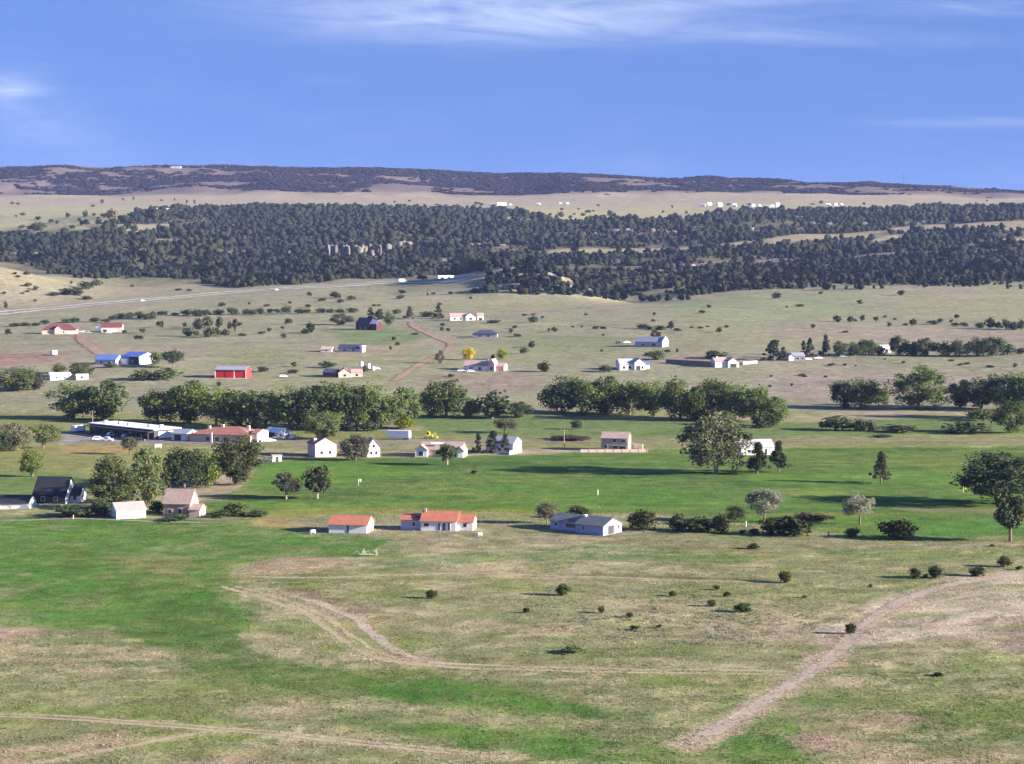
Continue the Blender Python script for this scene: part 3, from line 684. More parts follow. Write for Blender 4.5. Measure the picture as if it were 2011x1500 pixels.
LEAF = {
 'darkolive': leafm('dark_olive_leaves', (.080, .100, .048)),
 'greygreen': leafm('grey_green_leaves', (.165, .200, .115)),
 'cotton': leafm('cottonwood_leaves', (.112, .165, .062)), 'bright': leafm('young_leaves', (.140, .205, .056)), 'dark': leafm('dark_leaves', (.070, .105, .056)), 'olive': leafm('olive_leaves', (.118, .158, .068)),
 'silver': leafm('silver_leaves', (.215, .240, .190)), 'pine': leafm('pine_needles', (.060, .080, .042), .2), 'juniper': leafm('juniper_needles', (.055, .072, .030), .12), 'blue': leafm('spruce_needles', (.050, .066, .056), .12),
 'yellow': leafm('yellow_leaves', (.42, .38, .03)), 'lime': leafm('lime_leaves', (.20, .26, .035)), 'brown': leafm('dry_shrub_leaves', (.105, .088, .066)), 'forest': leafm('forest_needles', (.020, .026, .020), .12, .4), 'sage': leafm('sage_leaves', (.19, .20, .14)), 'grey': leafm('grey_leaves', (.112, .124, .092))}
def tree(name, kind, v, leaf, pos, w, h, label, cat, group=None, rz=None, pale_bark=False):
    m, t = proto(kind, v)
    e = empty(name, pos, random.uniform(0, 6.28) if rz is None else rz); e.scale = (w, w, h)
    tag(e, label, cat, group)
    for nm, me, mat in (('trunk', t, bark_pale if pale_bark else bark), ('crown', m, LEAF[leaf])):
        o = bpy.data.objects.new(nm, me); C.objects.link(o); o.parent = e
        if not me.materials: me.materials.append(mat)
        o.material_slots[0].link = 'OBJECT'; o.material_slots[0].material = mat
    return e
def ptree(name, kind, v, leaf, px, row, wpx, hpx, label, cat='tree', group=None, **kw):
    p = at(px, row); s = mpp(p)
    return tree(name, kind, v, leaf, p - Vector((0, 0, .1)), wpx * s, hpx * s, label, cat, group, **kw)
CRK = 'cottonwoods along the creek'
T_ = [  # creek belt, left to right
 ('cottonwood', 0, 'cotton', 143, 822, 92, 76, 'dark green cottonwood, leftmost of the pair left of the creek belt'), ('cottonwood', 1, 'cotton', 202, 823, 96, 80, 'green cottonwood, right one of the pair behind the long store'),
 ('cottonwood', 2, 'cotton', 310, 830, 74, 72, 'dark cottonwood at the left end of the long creek belt'), ('cottonwood', 1, 'bright', 372, 830, 92, 88, 'light green cottonwood standing out near the left end of the creek belt'),
 ('cottonwood', 0, 'bright', 425, 834, 72, 80, 'light green cottonwood behind the red roofed store'), ('cottonwood', 3, 'cotton', 472, 840, 84, 78, 'green cottonwood just right of the red roofed store, in the belt'),
 ('cottonwood', 2, 'cotton', 522, 842, 90, 84, 'green cottonwood behind the silver shed'), ('cottonwood', 0, 'cotton', 568, 844, 84, 92, 'tall cottonwood behind the pink gabled house, left one'), ('cottonwood', 1, 'dark', 612, 844, 86, 92, 'tall dark cottonwood straight behind the olive tree'),
 ('cottonwood', 3, 'cotton', 656, 844, 84, 98, 'tallest cottonwood of the belt, behind the grey tree'), ('cottonwood', 2, 'cotton', 702, 844, 88, 98, 'tall cottonwood above the narrow white house'), ('cottonwood', 0, 'cotton', 748, 842, 76, 88, 'cottonwood left of the last tree of the left belt'),
 ('cottonwood', 1, 'cotton', 792, 840, 68, 84, 'rounded cottonwood ending the left belt, above the white trailer'),
 ('cottonwood', 3, 'dark', 842, 816, 44, 48, 'small dark tree in the gap right of the left creek belt'), ('cottonwood', 2, 'cotton', 876, 820, 80, 82, 'free standing green cottonwood between the two creek belts'), ('cottonwood', 0, 'cotton', 922, 820, 42, 46, 'small green tree at the foot of the free standing cottonwood'),
 ('shrub', 1, 'dark', 966, 822, 72, 58, 'round dark tree in the dip between the creek belts'), ('cottonwood', 1, 'dark', 1020, 820, 50, 34, 'low dark tree left of the right creek belt'),
 ('cottonwood', 0, 'dark', 1094, 814, 70, 80, 'dark cottonwood at the left end of the right creek belt'), ('cottonwood', 2, 'cotton', 1142, 814, 82, 82, 'second cottonwood of the right creek belt'), ('cottonwood', 1, 'cotton', 1190, 814, 82, 80, 'third cottonwood of the right creek belt'),
 ('cottonwood', 3, 'cotton', 1236, 814, 72, 70, 'fourth cottonwood of the right creek belt'), ('cottonwood', 0, 'bright', 1284, 818, 62, 76, 'slim light green cottonwood amid the right creek belt'), ('cottonwood', 2, 'cotton', 1335, 824, 82, 88, 'cottonwood behind the big lone tree, left one'),
 ('cottonwood', 1, 'bright', 1362, 826, 62, 70, 'light green cottonwood peeking over the big lone tree'), ('cottonwood', 3, 'cotton', 1396, 824, 76, 84, 'cottonwood directly behind the top of the big lone tree'), ('cottonwood', 0, 'cotton', 1436, 826, 84, 82, 'cottonwood behind the right shoulder of the big lone tree'),
 ('cottonwood', 2, 'cotton', 1482, 828, 70, 76, 'next to last cottonwood of the right creek belt'), ('cottonwood', 1, 'bright', 1518, 836, 54, 60, 'light green tree at the right end of the right creek belt'), ('shrub', 0, 'dark', 1500, 840, 46, 34, 'dark bush under the right end of the creek belt'),
 ('cottonwood', 3, 'dark', 1658, 800, 52, 56, 'dark tree, left of the pair beyond the right meadow'), ('cottonwood', 0, 'cotton', 1690, 802, 68, 66, 'green tree, right of the pair beyond the right meadow'), ('cottonwood', 2, 'bright', 1726, 796, 36, 40, 'pale green thin tree beside the big round cottonwood'),
 ('great', 1, 'cotton', 1803, 804, 108, 90, 'big round cottonwood alone beyond the right meadow'), ('cottonwood', 1, 'dark', 1886, 800, 58, 58, 'dark tree at the left end of the right edge grove'), ('cottonwood', 0, 'dark', 1928, 802, 76, 64, 'dark cottonwood in the middle of the right edge grove'),
 ('cottonwood', 3, 'dark', 1972, 806, 80, 76, 'tall dark cottonwood of the right edge grove'), ('cottonwood', 2, 'cotton', 2014, 822, 84, 100, 'tallest cottonwood cut by the right edge'), ('cottonwood', 1, 'cotton', 1984, 850, 64, 66, 'cottonwood in front of the grove at the right edge')]
for k, v, lf, px, row, w, h, lb in T_: ptree('cottonwood_tree' if k != 'shrub' else 'creek_bush', k, v, lf, px, row, w * 1.1, h, lb, 'tree', CRK)
LT = [  # the golf course, its houses and the lane
 ('cottonwood_tree', 'great', 0, 'greygreen', 1406, 930, 140, 130, 'big lone cottonwood with a pale forked trunk on the golf course', 'tree', True), ('pine_tree', 'pine', 0, 'pine', 1487, 931, 42, 66, 'dark pine just right of the big lone cottonwood', 'tree', False),
 ('pine_tree', 'pine', 1, 'pine', 1529, 927, 44, 64, 'dark pine, second to the right of the big lone cottonwood', 'tree', False), ('pine_tree', 'pine', 2, 'pine', 1730, 949, 46, 66, 'solitary conical pine on the open fairway', 'tree', False),
 ('shade_tree', 'umbrella', 0, 'dark', 1972, 990, 176, 108, 'huge dark rounded shade tree at the right edge of the golf course', 'tree', False), ('pine_tree', 'roundpine', 1, 'pine', 1984, 1063, 72, 98, 'dark pine at the right edge by the near fairway border', 'tree', False),
 ('olive_tree', 'silver', 0, 'silver', 1500, 1026, 72, 70, 'silvery grey tree behind the dark bushes right of the grey roofed house', 'tree', False), ('olive_tree', 'silver', 1, 'silver', 1688, 1030, 66, 68, 'silvery grey leaning tree alone near the right border', 'tree', False),
 ('olive_tree', 'silver', 2, 'sage', 1074, 1028, 46, 46, 'small silvery tree at the left end of the grey roofed house', 'tree', False), ('olive_tree', 'silver', 3, 'grey', 562, 980, 62, 56, 'grey leafed tree left of the dark pine by the bunker', 'tree', True), ('pine_tree', 'roundpine', 0, 'pine', 623, 979, 52, 68, 'dark round pine beside the lower bunker', 'tree', True),
 ('shade_tree', 'great', 2, 'olive', 636, 862, 80, 56, 'olive green tree behind the pink gabled house', 'tree', False), ('shade_tree', 'cottonwood', 3, 'grey', 698, 904, 62, 54, 'grey green tree between the pink house and the narrow white house', 'tree', False), ('shade_tree', 'roundpine', 2, 'olive', 878, 913, 44, 46, 'small olive tree with a pale bole before the solar roofed house', 'tree', True),
 ('spruce_tree', 'spruce', 0, 'blue', 939, 890, 26, 42, 'dark spruce, left of the three before the white ended house', 'tree', False), ('spruce_tree', 'spruce', 1, 'blue', 968, 890, 30, 46, 'dark spruce, middle of the three before the white ended house', 'tree', False), ('spruce_tree', 'spruce', 2, 'blue', 993, 890, 30, 42, 'dark spruce, right of the three before the white ended house', 'tree', False),
 ('shade_tree', 'silver', 1, 'grey', 992, 850, 50, 32, 'grey bush tree beyond the road above the three spruces', 'tree', False), ('shade_tree', 'cottonwood', 2, 'dark', 1132, 843, 24, 22, 'small dark tree alone in the meadow left of the tan house', 'tree', False),
 ('shade_tree', 'cottonwood', 1, 'sage', 30, 885, 70, 58, 'pale loose tree at the left edge beside the road', 'tree', False), ('shade_tree', 'silver', 3, 'olive', 85, 880, 70, 50, 'pale green tree between the left edge and the parking lot', 'tree', False), ('shade_tree', 'cottonwood', 0, 'bright', 64, 936, 46, 60, 'yellow green sapling above the black barn', 'tree', False), ('shade_tree', 'cottonwood', 3, 'dark', -6, 890, 60, 46, 'dark tree half out at the left edge by the road', 'tree', False),
 ('shade_tree', 'great', 1, 'olive', 226, 998, 104, 110, 'tall grey green tree between the black barn and the white garage', 'tree', False), ('shade_tree', 'cottonwood', 1, 'olive', 292, 988, 76, 114, 'tall upright tree behind the white garage', 'tree', False), ('shade_tree', 'cottonwood', 2, 'dark', 362, 958, 88, 90, 'dark tree behind the steep brown roof', 'tree', False),
 ('shade_tree', 'cottonwood', 0, 'bright', 404, 956, 64, 80, 'bright green tree between two dark ones above the brown roofed house', 'tree', False), ('shade_tree', 'great', 2, 'darkolive', 465, 952, 98, 104, 'large dark olive tree at the corner of the golf course', 'tree', False), ('shade_tree', 'silver', 0, 'grey', 255, 892, 34, 36, 'small grey tree at the roadside before the long store', 'tree', False), ('shade_tree', 'cottonwood', 3, 'dark', 345, 950, 40, 50, 'dark low tree in the shade left of the brown roofed house', 'tree', False),
 ('spruce_tree', 'spruce', 1, 'pine', 322, 972, 34, 62, 'dark conifer between the tall upright tree and the steep brown roof', 'tree', False), ('spruce_tree', 'spruce', 2, 'pine', 258, 984, 32, 58, 'dark conifer between the two tall trees behind the white garage', 'tree', False),
 ('juniper_bush', 'juniper', 0, 'juniper', 1263, 1041, 58, 44, 'dark spiky bush just right of the grey roofed house', 'bush', False), ('juniper_bush', 'juniper', 1, 'juniper', 1331, 1042, 34, 36, 'left end bush of the dark row right of the driveway', 'bush', False), ('juniper_bush', 'shrub', 2, 'juniper', 1372, 1044, 76, 30, 'long low bush in the middle of the dark row', 'bush', False),
 ('juniper_bush', 'juniper', 2, 'juniper', 1416, 1046, 36, 40, 'right end bush of the dark row', 'bush', False), ('juniper_bush', 'silver', 2, 'dark', 1444, 1032, 42, 44, 'open dark bush left of the silvery grey tree', 'bush', False), ('juniper_bush', 'shrub', 0, 'juniper', 1556, 1051, 76, 42, 'broad dark bush right below the silvery grey tree', 'bush', False),
 ('juniper_bush', 'juniper', 3, 'juniper', 1515, 1050, 42, 36, 'dark bush below the silvery grey tree, left half of the mass', 'bush', False), ('juniper_bush', 'juniper', 0, 'juniper', 1760, 1059, 70, 44, 'dark rounded bush alone at the fairway border', 'bush', False), ('juniper_bush', 'shrub', 3, 'juniper', 1676, 1055, 32, 22, 'small bush below the leaning silvery tree', 'bush', False), ('juniper_bush', 'juniper', 1, 'juniper', 1135, 1018, 46, 28, 'dark bush behind the grey roof', 'bush', False),
 ('juniper_bush', 'small', 1, 'juniper', 1481, 1050, 22, 16, 'little round bush between the dark row and the broad bush', 'bush', False), ('juniper_bush', 'small', 0, 'juniper', 1458, 1048, 14, 10, 'tiny bush left of the little round bush', 'bush', False), ('garden_bush', 'shrub', 1, 'brown', 1612, 1022, 62, 14, 'low brown hedge left of the leaning silvery tree', 'bush', False), ('garden_bush', 'shrub', 2, 'brown', 1580, 1018, 40, 14, 'low brown hedge touching the silvery grey tree', 'bush', False),
 ('garden_bush', 'shrub', 3, 'dark', 140, 1015, 80, 24, 'low dark shrubs before the black barn', 'bush', False), ('garden_bush', 'juniper', 2, 'dark', 196, 1012, 44, 34, 'dark bush left of the white garage', 'bush', False), ('garden_bush', 'shrub', 0, 'olive', 462, 1012, 56, 28, 'round green bush right of the brown roofed house', 'bush', False), ('garden_bush', 'shrub', 1, 'dark', 436, 1016, 40, 18, 'low dark bush by the little brown gable', 'bush', False), ('garden_bush', 'shrub', 2, 'dark', 506, 1014, 44, 16, 'low bush reaching to the meadow edge', 'bush', False),
 ('garden_bush', 'shrub', 3, 'dark', 350, 1022, 64, 12, 'low planting before the brown roofed house', 'bush', False), ('garden_bush', 'shrub', 0, 'lime', 352, 1019, 16, 12, 'small yellow green bush by the porch', 'bush', False), ('garden_bush', 'juniper', 3, 'dark', 309, 1006, 40, 24, 'dark bush between the white garage and the brown roofed house', 'bush', False), ('garden_bush', 'juniper', 1, 'lime', 794, 842, 40, 26, 'yellow green bush at the foot of the creek belt', 'bush', False),
 ('meadow_bush', 'shrub', 1, 'dark', 1640, 844, 74, 32, 'dark bush clump left part by the pale dead stems', 'bush', False), ('meadow_bush', 'shrub', 2, 'dark', 1690, 846, 40, 26, 'dark bush clump right part by the pale dead stems', 'bush', False), ('meadow_bush', 'shrub', 0, 'sage', 1712, 846, 22, 24, 'pale dead stems beside the dark bush clump', 'bush', False), ('meadow_bush', 'shrub', 3, 'grey', 1760, 848, 76, 16, 'low grey willow scrub in the right meadow', 'bush', False),
 ('meadow_bush', 'shrub', 1, 'olive', 1932, 826, 60, 28, 'green bush before the right edge grove', 'bush', False), ('meadow_bush', 'shrub', 2, 'dark', 1900, 850, 100, 22, 'long dark thicket at the right end of the meadow', 'bush', False), ('meadow_bush', 'small', 3, 'juniper', 931, 931, 16, 9, 'tiny dark bush on the fairway', 'bush', False), ('meadow_bush', 'shrub', 3, 'brown', 1120, 864, 90, 10, 'brown weeds along the road left of the tan house', 'bush', False), ('meadow_bush', 'shrub', 0, 'dark', 725, 846, 40, 22, 'grey bush at the foot of the belt above the white trailer', 'bush', False), ('meadow_bush', 'shrub', 1, 'dark', 1728, 858, 44, 6, 'flat dark weeds beside the road on the right', 'bush', False)]
for nm, k, v, lf, px, row, w, h, lb, cat, pb in LT: ptree(nm, k, v, lf, px, row, w, h, lb, cat, pale_bark=pb)
# junipers dotted over the foreground
FG = [(848, 1175, 22, 20, 'round juniper farthest left on the sage flat'), (1105, 1169, 28, 26, 'larger ragged juniper in the middle of the sage flat'), (1033, 1203, 14, 13, 'small juniper below and left of the ragged juniper'), (1182, 1204, 15, 17, 'small upright juniper right of the flat centre'),
 (1237, 1213, 16, 13, 'small juniper right of the upright one'), (1295, 1233, 13, 9, 'tiny juniper right of the low flat one'), (1246, 1237, 19, 11, 'low juniper below the small ones'), (1321, 1171, 16, 13, 'small juniper left of the group of three'), (1407, 1158, 14, 11, 'upper left juniper of the little group'), (1427, 1171, 15, 12, 'right juniper of the little group'),
 (1398, 1191, 17, 16, 'lower juniper of the little group'), (1458, 1202, 34, 20, 'wide juniper with a yellowish side'), (1541, 1144, 28, 26, 'round dark juniper casting a long shadow above the wide one'), (1580, 1174, 11, 8, 'tiny juniper below the round dark one'), (1671, 1244, 24, 23, 'round juniper at the edge of the dirt road'), (1797, 1135, 26, 22, 'left juniper of the pair at upper right'),
 (1837, 1135, 30, 27, 'right and bigger juniper of the pair at upper right'), (1818, 1134, 12, 9, 'small bush between the pair'), (1917, 1131, 32, 20, 'ragged juniper right of the pair'), (1972, 1113, 28, 24, 'juniper highest up at the right edge'), (2001, 1119, 15, 10, 'small bush beside the highest juniper'), (1843, 1327, 22, 9, 'small black bush low on the right slope'), (1709, 1153, 10, 8, 'tiny bush left of the pair'), (1480, 1078, 24, 13, 'small bush on the ditch bank'), (1948, 1073, 10, 6, 'tiny bush below the fairway border')]
for i, (px, row, w, h, lb) in enumerate(FG): ptree('juniper_bush', 'juniper' if w > 15 else 'small', i % 4, 'juniper', px, row, w, h, lb, 'bush', 'junipers of the foreground flat')
ptree('grass_clump', 'shrub', 2, 'olive', 1126, 1282, 46, 17, 'straggly green bush below the sage flat', 'bush')
# trees around the far houses and thickets on the far side
FT = [('shade_tree', 'great', 2, 'olive', 28, 768, 100, 50, 'olive grey grove tree at the left edge above the road'), ('shade_tree', 'cottonwood', 1, 'grey', 70, 765, 44, 36, 'grey tree beside the left edge grove'), ('shade_tree', 'cottonwood', 0, 'olive', 118, 733, 30, 22, 'tree over the white mobile homes, left'), ('shade_tree', 'cottonwood', 3, 'olive', 160, 741, 50, 30, 'dark tree right of the white mobile homes'),
 ('shade_tree', 'cottonwood', 2, 'olive', 305, 718, 26, 30, 'tree touching the white gable of the blue roofed house'), ('shade_tree', 'silver', 1, 'dark', 340, 722, 44, 40, 'loose dark tree right of the blue roofed house'), ('shade_tree', 'shrub', 2, 'olive', 280, 746, 52, 22, 'olive scrub below the blue roofed house'), ('shade_tree', 'shrub', 1, 'olive', 330, 745, 60, 26, 'olive scrub left of the red barn'), ('shade_tree', 'shrub', 3, 'dark', 215, 722, 30, 10, 'low bush below the blue roof'),
 ('spruce_tree', 'spruce', 0, 'pine', 728, 632, 26, 30, 'conifer behind the dark red house, left'), ('spruce_tree', 'spruce', 1, 'pine', 746, 632, 26, 26, 'conifer behind the dark red house, right'), ('shade_tree', 'cottonwood', 0, 'olive', 766, 640, 22, 34, 'olive tree right of the dark red house'), ('shade_tree', 'cottonwood', 1, 'grey', 672, 638, 46, 24, 'grey trees left of the dark red house'), ('spruce_tree', 'spruce', 2, 'pine', 804, 626, 26, 26, 'conifer at the top of the orange road'), ('spruce_tree', 'spruce', 0, 'pine', 861, 626, 26, 30, 'spruce left of the long pale house'),
 ('shade_tree', 'shrub', 0, 'dark', 840, 622, 30, 12, 'low trees between the two conifers'), ('yellow_tree', 'cottonwood', 2, 'yellow', 921, 707, 25, 27, 'bright yellow tree left of the pink roofed house'), ('yellow_tree', 'cottonwood', 0, 'lime', 987, 706, 24, 26, 'yellow green tree right of the pink roofed house'), ('shade_tree', 'cottonwood', 1, 'grey', 864, 714, 18, 28, 'dark upright tree left of the pink roofed house'),
 ('spruce_tree', 'spruce', 1, 'blue', 1520, 708, 42, 42, 'large dark spruce left of the house among spruces'), ('spruce_tree', 'spruce', 2, 'blue', 1538, 706, 24, 26, 'smaller spruce leaning on the large one'), ('spruce_tree', 'spruce', 0, 'blue', 1578, 703, 20, 36, 'slim spruce over the house among spruces'), ('spruce_tree', 'spruce', 1, 'blue', 1590, 704, 20, 42, 'slim tall spruce right of the house among spruces'), ('spruce_tree', 'spruce', 2, 'blue', 1621, 699, 28, 44, 'pointed spruce before the dark grove'),
 ('grove_tree', 'cottonwood', 1, 'dark', 1650, 700, 34, 32, 'first tree of the dark grove left of the white shed'), ('grove_tree', 'cottonwood', 0, 'dark', 1678, 699, 38, 30, 'second tree of the dark grove left of the white shed'), ('grove_tree', 'cottonwood', 2, 'dark', 1700, 698, 38, 36, 'highest tree of the dark grove left of the white shed'), ('grove_tree', 'shrub', 3, 'dark', 1725, 698, 30, 22, 'last low tree of the dark grove left of the white shed'),
 ('grove_tree', 'cottonwood', 3, 'dark', 1764, 697, 38, 40, 'tall tree right of the white shed'), ('grove_tree', 'shrub', 0, 'dark', 1790, 698, 40, 30, 'second tree right of the white shed'), ('grove_tree', 'cottonwood', 1, 'dark', 1818, 699, 44, 38, 'third tree right of the white shed'), ('grove_tree', 'shrub', 2, 'dark', 1852, 700, 44, 32, 'fourth tree right of the white shed'), ('grove_tree', 'cottonwood', 2, 'dark', 1884, 700, 42, 36, 'fifth tree right of the white shed'),
 ('grove_tree', 'cottonwood', 0, 'dark', 1918, 700, 46, 42, 'sixth and broad tree of the far right grove'), ('grove_tree', 'cottonwood', 3, 'dark', 1950, 699, 46, 40, 'seventh tree of the far right grove'), ('grove_tree', 'shrub', 1, 'dark', 1980, 697, 36, 26, 'end tree of the far right grove'), ('grove_tree', 'shrub', 3, 'brown', 2008, 695, 26, 14, 'brown bush ending the far right grove'),
 ('shade_tree', 'shrub', 2, 'dark', 1286, 706, 44, 20, 'dark oval thicket above the white house'), ('shade_tree', 'shrub', 1, 'dark', 1187, 730, 30, 16, 'dark bush left of the white house'), ('shade_tree', 'shrub', 0, 'dark', 1402, 703, 54, 16, 'dark shrubs behind the white garages'), ('shade_tree', 'cottonwood', 1, 'brown', 1288, 666, 20, 20, 'brown leafed tree behind the grey roofed farmhouse'), ('shade_tree', 'shrub', 0, 'dark', 968, 706, 8, 12, 'thin dark tree behind the pink roof'), ('shade_tree', 'shrub', 3, 'dark', 642, 722, 36, 14, 'dark trees behind the pink gabled farmhouse'), ('shade_tree', 'shrub', 1, 'dark', 716, 732, 16, 18, 'dark tree between the white tanks')]
for nm, k, v, lf, px, row, w, h, lb in FT: ptree(nm, k, v, lf, px, row, w, h, lb, 'tree')
MIDB = {
 'dark bush dotted on the left hillside above the highway': [(30, 539, 9, 5), (36, 545, 9, 5), (52, 540, 12, 7), (54, 563, 16, 8), (71, 570, 12, 9), (8, 577, 9, 5), (55, 573, 9, 4), (45, 577, 7, 4), (69, 592, 7, 5), (140, 557, 6, 6), (131, 579, 26, 13), (150, 580, 26, 17), (168, 568, 30, 15), (190, 562, 26, 13), (170, 588, 22, 7), (12, 607, 9, 15), (250, 548, 8, 8), (260, 563, 9, 4), (350, 571, 14, 5), (372, 571, 10, 4), (345, 549, 6, 6), (105, 580, 26, 5)],
 'dark bush in the hedge line below the highway': [(30, 641, 26, 7), (48, 640, 20, 7), (68, 640, 22, 7), (88, 636, 18, 8), (128, 634, 22, 8), (147, 633, 20, 9), (188, 632, 22, 9), (208, 634, 18, 8), (222, 629, 20, 10), (238, 627, 22, 12), (256, 626, 22, 13), (272, 625, 22, 13), (288, 628, 22, 12), (300, 626, 20, 14), (322, 619, 24, 9), (344, 619, 18, 6), (368, 620, 24, 12), (388, 621, 22, 13), (405, 621, 20, 13), (430, 617, 24, 10), (455, 618, 26, 14), (484, 617, 18, 10), (498, 619, 20, 12), (510, 616, 18, 11), (530, 614, 16, 8), (545, 614, 16, 8), (565, 616, 22, 16), (588, 615, 22, 9), (604, 615, 16, 8), (630, 614, 20, 9), (650, 614, 18, 8), (668, 614, 18, 8), (690, 614, 24, 10), (780, 616, 18, 9)],
 'tree of the clump left of the dark red house': [(363, 642, 9, 9), (368, 660, 20, 18), (386, 660, 14, 12), (389, 646, 20, 20), (408, 644, 22, 24), (412, 662, 24, 20), (430, 646, 14, 24), (443, 660, 18, 14), (462, 650, 11, 24), (452, 648, 10, 16), (470, 640, 11, 8), (476, 660, 16, 6), (425, 658, 18, 14)],
 'dark bush scattered on the pasture left of the orange road': [(437, 602, 15, 8), (490, 599, 6, 6), (16, 657, 12, 12), (315, 643, 15, 13), (281, 654, 13, 10), (268, 666, 10, 8), (277, 666, 9, 8), (244, 655, 10, 8), (207, 653, 8, 6), (608, 581, 10, 8), (658, 586, 24, 13), (690, 589, 18, 9), (668, 595, 14, 8), (606, 604, 14, 7), (523, 602, 16, 5), (569, 596, 10, 5), (634, 591, 16, 5), (790, 577, 14, 8), (788, 587, 18, 8), (745, 601, 10, 4), (567, 637, 14, 12), (528, 652, 10, 9), (514, 656, 14, 6), (555, 646, 8, 6), (557, 664, 11, 10), (610, 653, 16, 20), (600, 655, 18, 10), (773, 668, 10, 7), (781, 679, 9, 8), (767, 687, 6, 8), (578, 720, 12, 10), (514, 730, 24, 11), (575, 733, 20, 8), (430, 758, 9, 9), (735, 601, 8, 4)],
 'dark bush scattered between the orange road and the white house': [(852, 579, 10, 6), (885, 578, 10, 6), (925, 587, 9, 5), (864, 599, 9, 5), (840, 581, 5, 7), (869, 640, 9, 6), (868, 649, 8, 8), (880, 650, 9, 6), (815, 657, 14, 4), (1003, 653, 10, 8), (1015, 661, 18, 6), (1043, 683, 15, 13), (1030, 695, 18, 13), (1067, 730, 24, 20), (1048, 633, 20, 12), (1065, 625, 7, 5), (1030, 620, 10, 4), (1047, 619, 12, 4), (1078, 651, 6, 7), (1089, 652, 12, 10), (1125, 643, 7, 4), (1142, 643, 6, 4), (1150, 619, 8, 4), (1170, 647, 12, 7), (1184, 646, 12, 5), (1182, 691, 6, 6), (895, 750, 14, 5), (885, 740, 14, 6), (970, 634, 26, 6), (1010, 645, 12, 6)],
 'dark bush dotted above the grey roofed farmhouse': [(1285, 619, 7, 6), (1283, 632, 8, 6), (1262, 645, 22, 9), (1275, 647, 14, 7), (1296, 648, 22, 9), (1317, 647, 13, 16), (1330, 650, 18, 6), (1380, 615, 16, 6), (1392, 604, 9, 6), (1412, 653, 12, 10), (1375, 645, 12, 4), (1358, 644, 9, 4), (1389, 642, 8, 3), (1427, 643, 12, 5), (1310, 691, 14, 5), (1330, 692, 6, 8), (1185, 660, 6, 5)],
 'dark bush dotted on the pale right hillside': [(1525, 586, 18, 12), (1612, 578, 9, 6), (1770, 580, 16, 10), (1689, 597, 12, 9), (1570, 602, 16, 5), (1545, 604, 5, 4), (1644, 632, 16, 13), (1669, 633, 16, 12), (1680, 631, 8, 5), (1693, 630, 12, 11), (1721, 631, 11, 10), (1738, 624, 7, 5), (1746, 641, 11, 9), (1757, 628, 8, 4), (1793, 639, 14, 13), (1778, 639, 10, 4), (1832, 637, 22, 8), (1846, 634, 14, 9), (1868, 634, 8, 7), (1879, 625, 9, 8), (1876, 640, 18, 7), (1892, 641, 18, 8), (1925, 644, 18, 11), (1944, 646, 22, 22), (1962, 646, 14, 14), (1975, 647, 18, 20), (1990, 648, 18, 16), (2006, 648, 18, 20), (1596, 645, 9, 9), (1660, 653, 14, 4)],
 'small dark bush on the tan field above the right creek belt': [(1633, 718, 16, 5), (1659, 718, 8, 5), (1680, 719, 6, 3), (1774, 714, 9, 6), (1738, 706, 6, 3), (1868, 709, 12, 4), (1886, 717, 14, 4), (1900, 716, 12, 5), (1944, 721, 18, 4), (1993, 721, 9, 9), (1512, 760, 6, 5), (1555, 757, 7, 5), (1575, 738, 14, 5), (1515, 740, 8, 4), (1622, 741, 8, 4), (1580, 740, 10, 4)],
 'juniper dotted on the high pasture at upper left': [(75, 432, 10, 6), (101, 438, 8, 7), (112, 439, 8, 5), (133, 427, 9, 8), (168, 427, 9, 12), (185, 425, 6, 6), (193, 430, 6, 4), (155, 434, 6, 5), (161, 442, 9, 8), (171, 442, 10, 10), (194, 442, 10, 10), (206, 428, 12, 8), (218, 430, 16, 16), (210, 446, 10, 12), (224, 444, 10, 14), (250, 449, 14, 18), (240, 460, 12, 14), (262, 456, 14, 12), (288, 462, 9, 12), (188, 455, 10, 8), (141, 449, 10, 6), (128, 462, 12, 9), (75, 453, 20, 14), (60, 452, 12, 8), (43, 449, 12, 6), (20, 463, 18, 9), (88, 448, 8, 6), (32, 427, 4, 5), (45, 423, 10, 5), (218, 457, 6, 4)],
 'dark tree dotted on the plain below the mesa': [(200, 400, 9, 9), (242, 394, 4, 5), (262, 393, 4, 8), (318, 395, 8, 4), (343, 394, 3, 5), (367, 400, 4, 8), (382, 400, 5, 8), (24, 401, 8, 5), (35, 402, 8, 5), (182, 406, 10, 4), (775, 398, 6, 4), (804, 396, 5, 4), (690, 406, 8, 4), (935, 402, 12, 6), (945, 404, 9, 6), (820, 408, 8, 5), (858, 403, 8, 3), (1103, 413, 6, 5), (1136, 412, 4, 4), (1175, 405, 6, 4), (1166, 416, 6, 4), (1155, 418, 12, 6), (1102, 426, 12, 11), (1128, 422, 6, 4), (1145, 424, 10, 6), (1185, 426, 14, 5), (1198, 425, 10, 12), (1236, 428, 7, 7), (1302, 418, 6, 5), (1320, 408, 4, 5), (1348, 420, 5, 6), (1596, 402, 10, 3), (1612, 400, 9, 6), (1697, 402, 8, 5), (1716, 408, 8, 6), (1846, 399, 8, 4), (1917, 402, 5, 5), (1938, 396, 4, 4), (1983, 407, 8, 4), (1430, 403, 12, 4), (1472, 403, 10, 4)]}
MIDB['dark bush on the high plain right of the wooded rim'] = [(1064, 428, 9, 7), (1080, 424, 8, 6), (1092, 431, 9, 8), (1120, 430, 9, 7), (1160, 431, 10, 8), (1215, 430, 9, 7)]
ci = 0
ORD = 'first second third fourth fifth sixth seventh eighth ninth tenth eleventh twelfth thirteenth fourteenth fifteenth sixteenth seventeenth eighteenth nineteenth twentieth'.split()
